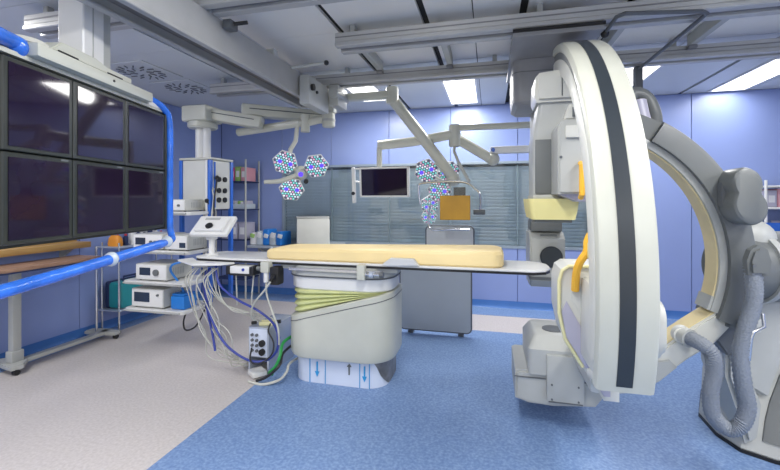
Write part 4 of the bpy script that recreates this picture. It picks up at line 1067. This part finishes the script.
loc_obj('column_groove', B().box(0.515, 0.521, 0.027, 0.031, 2.22, ZC), 'light_grey', col_, smooth=False)
loc_obj('column_plate', B().box(0.30, 0.70, -0.08, 0.28, ZC - 0.03, ZC - 0.001, 0.004, 1), 'light_grey')
loc_obj('header_screw', B().cyl((0.58, -0.038, 2.128), (0.58, -0.034, 2.128), 0.007), 'black')
UW = 0.372
for u in (0.24, 0.55):
    loc_obj('cable_slot', B().box(u, u + 0.11, -0.028, -0.02, 2.157, 2.164), 'black', smooth=False)
# bumper tube: header end - down the far side - along the bottom - up the near side
loop = [(0.93, 0.04, 2.13), (1.02, 0.02, 2.135), (1.11, 0.0, 2.10), (1.155, -0.01, 2.02), (1.16, -0.01, 1.70), (1.16, -0.01, 1.35), (1.145, -0.03, 1.265), (1.07, -0.06, 1.235), (0.80, -0.06, 1.215), (0.35, -0.06, 1.185), (0.0, -0.06, 1.165), (-0.22, -0.07, 1.16), (-0.32, -0.12, 1.20), (-0.35, -0.15, 1.35), (-0.35, -0.16, 1.80), (-0.33, -0.15, 2.02), (-0.20, -0.08, 2.10), (-0.02, 0.0, 2.13), (0.125, 0.04, 2.14)]
tb2 = loc_obj('bumper_tube', B().tube(loop, 0.027, n=14, sub=8, rf=lambda i, n: 0.78 if i < 60 else (1.0 if i < 110 else 1.2)), 'blue_wrap')
for u, zz in ((0.52, 1.197), (1.03, 1.233)):
    loc_obj('wrap_knot', B().sph((u, -0.062, zz), 0.034, (0.8, 1.1, 1.1), 12), 'plastic_clear', tb2)
loc_obj('wrap_knot', B().sph((0.10, 0.035, 2.125), 0.045, (0.9, 1.0, 1.0), 12), 'blue_wrap', tb2)
loc_obj('tube_socket', B().cyl((0.90, 0.04, 2.128), (0.96, 0.035, 2.132), 0.032), 'plastic_clear')
loc_obj('corner_bracket', B().box(0.96, 1.10, 0.01, 0.05, 2.085, 2.12, 0.006), 'white_paint')

# ------------------------------------------------------------------ furniture along the left wall
wt = thing('overbed_table', 'narrow wood topped table with grey steel leg and floor bar along the left wall', 'table', (-4.05, 2.9, 0))
brd = [(-4.22, 3.28), (-4.22, 2.42), (-4.17, 2.34), (-4.05, 2.30), (-3.90, 2.33), (-3.85, 2.42), (-3.85, 3.28)]
obj('board', B().prism(brd, 'z', 0.895, 0.925, 0.006), 'wood_tan', wt)
obj('board_edge', B().prism([(x * 1.0, y) for x, y in brd], 'z', 0.883, 0.895), 'navy', wt)
obj('leg', B().box(-4.08, -4.02, 2.575, 2.645, 0.12, 0.884, 0.01), 'light_grey', wt)
obj('leg_sleeve', B().box(-4.09, -4.01, 2.562, 2.658, 0.07, 0.18, 0.008), 'light_grey', wt)
obj('rear_rod', B().cyl((-4.12, 3.42, 0.08), (-4.12, 3.42, 1.0), 0.012), 'chrome', wt)
obj('floor_bar', B().box(-4.09, -4.01, 2.55, 3.50, 0.05, 0.085, 0.008), 'light_grey', wt)
obj('cross_foot', B().prism([(-4.26, 2.60), (-4.10, 2.53), (-3.93, 2.50), (-3.90, 2.58), (-4.0, 2.68), (-4.2, 2.68)], 'z', 0.045, 0.085, 0.008), 'light_grey', wt)
obj('cross_foot', B().prism([(-4.26, 3.40), (-4.10, 3.40), (-3.90, 3.44), (-3.90, 3.51), (-4.05, 3.53), (-4.26, 3.50)], 'z', 0.045, 0.085, 0.008), 'light_grey', wt)
for x, y in ((-4.22, 2.64), (-3.935, 2.545), (-4.22, 3.45), (-3.93, 3.48)):
    obj('caster', B().cyl((x - 0.018, y, 0.024), (x + 0.018, y, 0.024), 0.024, n=16).box(x - 0.012, x + 0.012, y - 0.012, y + 0.012, 0.03, 0.05), 'black', wt)
ws = thing('wall_board', 'golden wood-grained board on the wall behind the monitor bank', 'shelf', (-4.25, 2.8, 1.0))  # golden strip below the displays, modelled as a bracketed board
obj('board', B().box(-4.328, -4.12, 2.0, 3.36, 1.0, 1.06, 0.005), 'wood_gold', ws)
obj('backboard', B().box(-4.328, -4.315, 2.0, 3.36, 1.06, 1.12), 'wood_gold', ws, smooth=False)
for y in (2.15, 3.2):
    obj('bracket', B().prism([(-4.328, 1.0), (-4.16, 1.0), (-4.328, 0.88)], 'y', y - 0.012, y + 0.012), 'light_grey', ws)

ct = thing('instrument_cart', 'two tier steel cart with thin chrome legs beside the equipment pendant', 'cart', (-4.15, 3.9, 0))
for z in (0.96, 0.25):
    obj('tray', B().box(-4.30, -4.0, 3.58, 4.40, z, z + 0.018, 0.004), 'steel', ct)
for x, y in ((-4.03, 3.61), (-4.27, 3.61), (-4.03, 4.37), (-4.27, 4.37)):
    lg = obj('leg', B().cyl((x, y, 0.03), (x, y, 1.02), 0.011), 'chrome', ct)
    obj('foot', B().sph((x, y, 0.02), 0.02), 'black', lg)
tc_ = thing('carry_case', 'teal hard case with white label on the lower cart tray', 'case', (-4.15, 3.82, 0.268))
obj('body', B().box(-4.26, -4.03, 3.64, 4.06, 0.269, 0.56, 0.035, 3), 'teal', tc_)
obj('side_band', B().box(-4.265, -4.19, 3.635, 4.07, 0.268, 0.57, 0.03, 3), 'navy', tc_)
obj('label', B().box(-4.029, -4.024, 3.86, 3.98, 0.33, 0.47), 'paper', tc_, smooth=False)
for k in range(3):
    obj('label_print', B().box(-4.025, -4.0225, 3.88, 3.96 - 0.02 * k, 0.35 + 0.04 * k, 0.37 + 0.04 * k), 'teal', tc_, smooth=False)
obj('handle', B().tube([(-4.14, 3.76, 0.555), (-4.14, 3.77, 0.61), (-4.14, 3.93, 0.61), (-4.14, 3.94, 0.555)], 0.012, smooth=False), 'navy', tc_)
# things on the cart top
def carton(name, label, x0, x1, y0, y1, z0, z1, m_, face=None, cat='box', group=None):
    t = thing(name, label, cat, ((x0 + x1) / 2, (y0 + y1) / 2, z0), 0, group)
    obj('body', B().box(x0, x1, y0, y1, z0 + 0.0005, z1, 0.005), m_, t)
    if face:
        obj('print', B().box(x0 + (x1 - x0) * .2, x1 - (x1 - x0) * .2, y0 - 0.002, y0 + 0.001, z0 + (z1 - z0) * .3, z0 + (z1 - z0) * .75), face, t, smooth=False)
    obj('lid', B().box(x0 - 0.002, x1 + 0.002, y0 - 0.002, y1 + 0.002, z1, z1 + 0.012, 0.003), m_, t)
    return t
ob = thing('carry_bag', 'orange bag leaning at the near end of the cart top', 'bag', (-4.12, 3.62, 0.979))
obj('body', B().loft([[(x, y, z) for x, y in rrect(-4.19 + i, -4.04 - i, 3.60 + i, 3.68 - i, 0.025, 3)] for i, z in ((0.0, 0.979), (-0.003, 1.01), (0.004, 1.07), (0.02, 1.10))]), 'orange', ob)
obj('handle', B().tube([(-4.15, 3.64, 1.095), (-4.14, 3.64, 1.14), (-4.09, 3.64, 1.14), (-4.08, 3.64, 1.095)], 0.006), 'red', ob)
for k in range(7):
    y = 3.74 + 0.085 * k
    h = 0.09 + 0.03 * ((k * 5) % 3)
    t = thing('supply_bottle', ['small dark bottle on the steel cart top', 'small white bottle on the steel cart top'][k % 2], 'bottle', (-4.08, y, 0.979), 0, ['dark bottles on the cart', 'white bottles on the cart'][k % 2])
    obj('body', B().cyl((-4.08, y, 0.979), (-4.08, y, 0.979 + h), 0.028, n=14).cyl((-4.08, y, 0.979 + h), (-4.08, y, 0.979 + h + 0.02), 0.028, 0.012, n=14), ['navy', 'paper'][k % 2], t)
    obj('cap', B().cyl((-4.08, y, 0.999 + h), (-4.08, y, 1.02 + h), 0.014, n=12), ['red', 'dark_grey'][k % 2], t)
carton('supply_box', 'white cardboard box with teal print at the far end of the cart top', -4.27, -4.14, 3.95, 4.25, 0.979, 1.11, 'paper', 'teal')

# ------------------------------------------------------------------ supply rack in the corner
rk = thing('corner_rack', 'narrow metal shelf rack in the dark blue corner behind the pendant', 'rack', (-3.86, 5.55, 0))
for x in (-4.12, -3.60):
    for y in (5.36, 5.72):
        obj('post', B().cyl((x, y, 0.0), (x, y, 2.12), 0.014), 'light_grey', rk)
for z in (1.79, 1.36, 0.90, 0.3):
    shf = obj('shelf', B().box(-4.13, -3.59, 5.35, 5.73, z - 0.02, z, 0.003, 1), 'navy', rk)
for i, (m_, lab) in enumerate((('red', 'red carton with white print on the top rack shelf'), ('lime', 'green carton on the top rack shelf'), ('magenta', 'magenta carton on the top rack shelf'), ('lime', 'green carton on the top rack shelf'), ('pink', 'pale pink carton on the top rack shelf'))):
    x = -4.11 + 0.10 * i
    carton('supply_carton', lab, x, x + 0.09, 5.40, 5.66, 1.79, 1.99 + 0.012 * (i % 2), m_, 'paper', 'carton', 'cartons on the corner rack')
for i in range(2):
    x = -4.10 + 0.25 * i
    t = thing('clear_bin', 'clear plastic bin of wrapped supplies on the middle rack shelf', 'bin', (x + 0.11, 5.52, 1.36), 0, 'clear bins on the rack')
    obj('bin', B().box(x, x + 0.23, 5.38, 5.66, 1.361, 1.44, 0.01), 'plastic_clear', t)
    for k in range(4):
        obj('packet', B().box(x + 0.02 + 0.05 * k, x + 0.06 + 0.05 * k, 5.42, 5.62, 1.435, 1.475 + 0.012 * (k % 2), 0.006, rot=RY(12 - 8 * k)), ['paper', 'lime', 'paper', 'lavender_face'][k], t)
for i in range(3):
    x = -4.05 + 0.15 * i
    carton('document_box', 'pale lavender upright box on the lower rack shelf beside the touch panel', x, x + 0.13, 5.40, 5.64, 0.90, 1.14, 'lavender_face', 'paper', 'box', 'upright boxes on the rack')

# wall counter under the window's left end with its things
ctr = thing('wall_counter', 'narrow wall counter below the left end of the blinds window', 'counter', (-2.85, 5.55, 0.85))
obj('top', B().box(-3.56, -2.15, 5.33, 5.775, 0.78, 0.815, 0.005), 'lead_grey', ctr)
obj('splash_strip', B().box(-3.56, -2.15, 5.75, 5.775, 0.815, 0.85), 'lead_grey', ctr, smooth=False)
for x in (-3.4, -2.3):
    obj('bracket', B().prism([(5.775, 0.78), (5.40, 0.78), (5.775, 0.5)], 'x', x - 0.015, x + 0.015), 'light_grey', ctr)
gbx = thing('storage_cabinet', 'plain grey steel box cabinet on the wall counter beside the blinds', 'cabinet', (-2.58, 5.5, 0.815))
GM = Matrix.Translation((-2.585, 5.55, 0)) @ RZ(28)
def gp(name, b, m_):
    bmesh.ops.transform(b.bm, matrix=GM, verts=b.bm.verts[:])
    return obj(name, b, m_, gbx)
gp('body', B().box(-0.235, 0.235, -0.14, 0.14, 0.816, 1.23, 0.008), 'offwhite')
gp('lid', B().box(-0.24, 0.24, -0.145, 0.145, 1.23, 1.252, 0.006), 'light_grey')
gp('side_door', B().box(0.233, 0.241, -0.13, 0.13, 0.83, 1.21, 0.003), 'white_paint')
for i in range(5):
    x = -3.50 + 0.115 * i
    m_ = ['paper', 'plastic_clear', 'blue_box', 'plastic_clear', 'blue_box'][i]
    lab = {'paper': 'white wrapped packet heaped on the wall counter', 'plastic_clear': 'clear wrapped packet heaped on the wall counter', 'blue_box': 'blue wrapped packet heaped on the wall counter'}[m_]
    t = thing('supply_packet', lab, 'packet', (x, 5.5, 0.815), 0, 'packets on the wall counter: ' + m_.replace('_', ' '))
    obj('body', B().box(x - 0.055, x + 0.055, 5.38, 5.62, 0.816, 1.0 + 0.03 * (i % 3), 0.03, 3, rot=RZ(8 - 5 * i)), m_, t)
    obj('fold', B().box(x - 0.03, x + 0.04, 5.365, 5.40, 0.93, 0.99 + 0.02 * (i % 2), 0.012, rot=RY(15)), 'paper' if m_ != 'paper' else 'lime', t)

# ------------------------------------------------------------------ supply shelving on the right
sr = thing('supply_shelving', 'white wire supply shelving beyond the grey motor cover', 'shelving', (3.5, 5.5, 0))
for x in (2.96, 4.1):
    for y in (5.30, 5.70):
        obj('post', B().cyl((x, y, 0), (x, y, 1.72), 0.014), 'white_paint', sr)
for z in (1.66, 1.42, 1.06, 0.6, 0.15):
    obj('shelf', B().box(2.95, 4.11, 5.29, 5.71, z - 0.022, z, 0.004, 1), 'white_paint', sr)
obj('edge_strip', B().box(2.95, 4.11, 5.28, 5.289, 1.16, 1.25), 'blue_trim', sr, smooth=False)
rnd = random.Random(5)
pal = [('paper', 'white'), ('pink', 'pink'), ('lavender_face', 'grey lavender'), ('magenta', 'magenta'), ('lime', 'green'), ('light_grey', 'grey')]
for z, zn in ((1.42, 'upper'), (1.06, 'middle'), (0.6, 'lower')):
    x = 2.99
    i = 0
    while x < 4.0:
        w = 0.07 + 0.05 * rnd.random(); h = 0.10 + 0.10 * rnd.random()
        m_, cn = pal[(i * 5 + int(z * 10)) % 6]
        carton('supply_carton', '%s carton on the %s shelf of the white wire shelving' % (cn, zn), x, x + w - 0.006, 5.34, 5.64, z, z + h, m_, 'paper' if m_ != 'paper' else 'navy', 'carton', '%s cartons on the %s wire shelf' % (cn, zn))
        x += w; i += 1
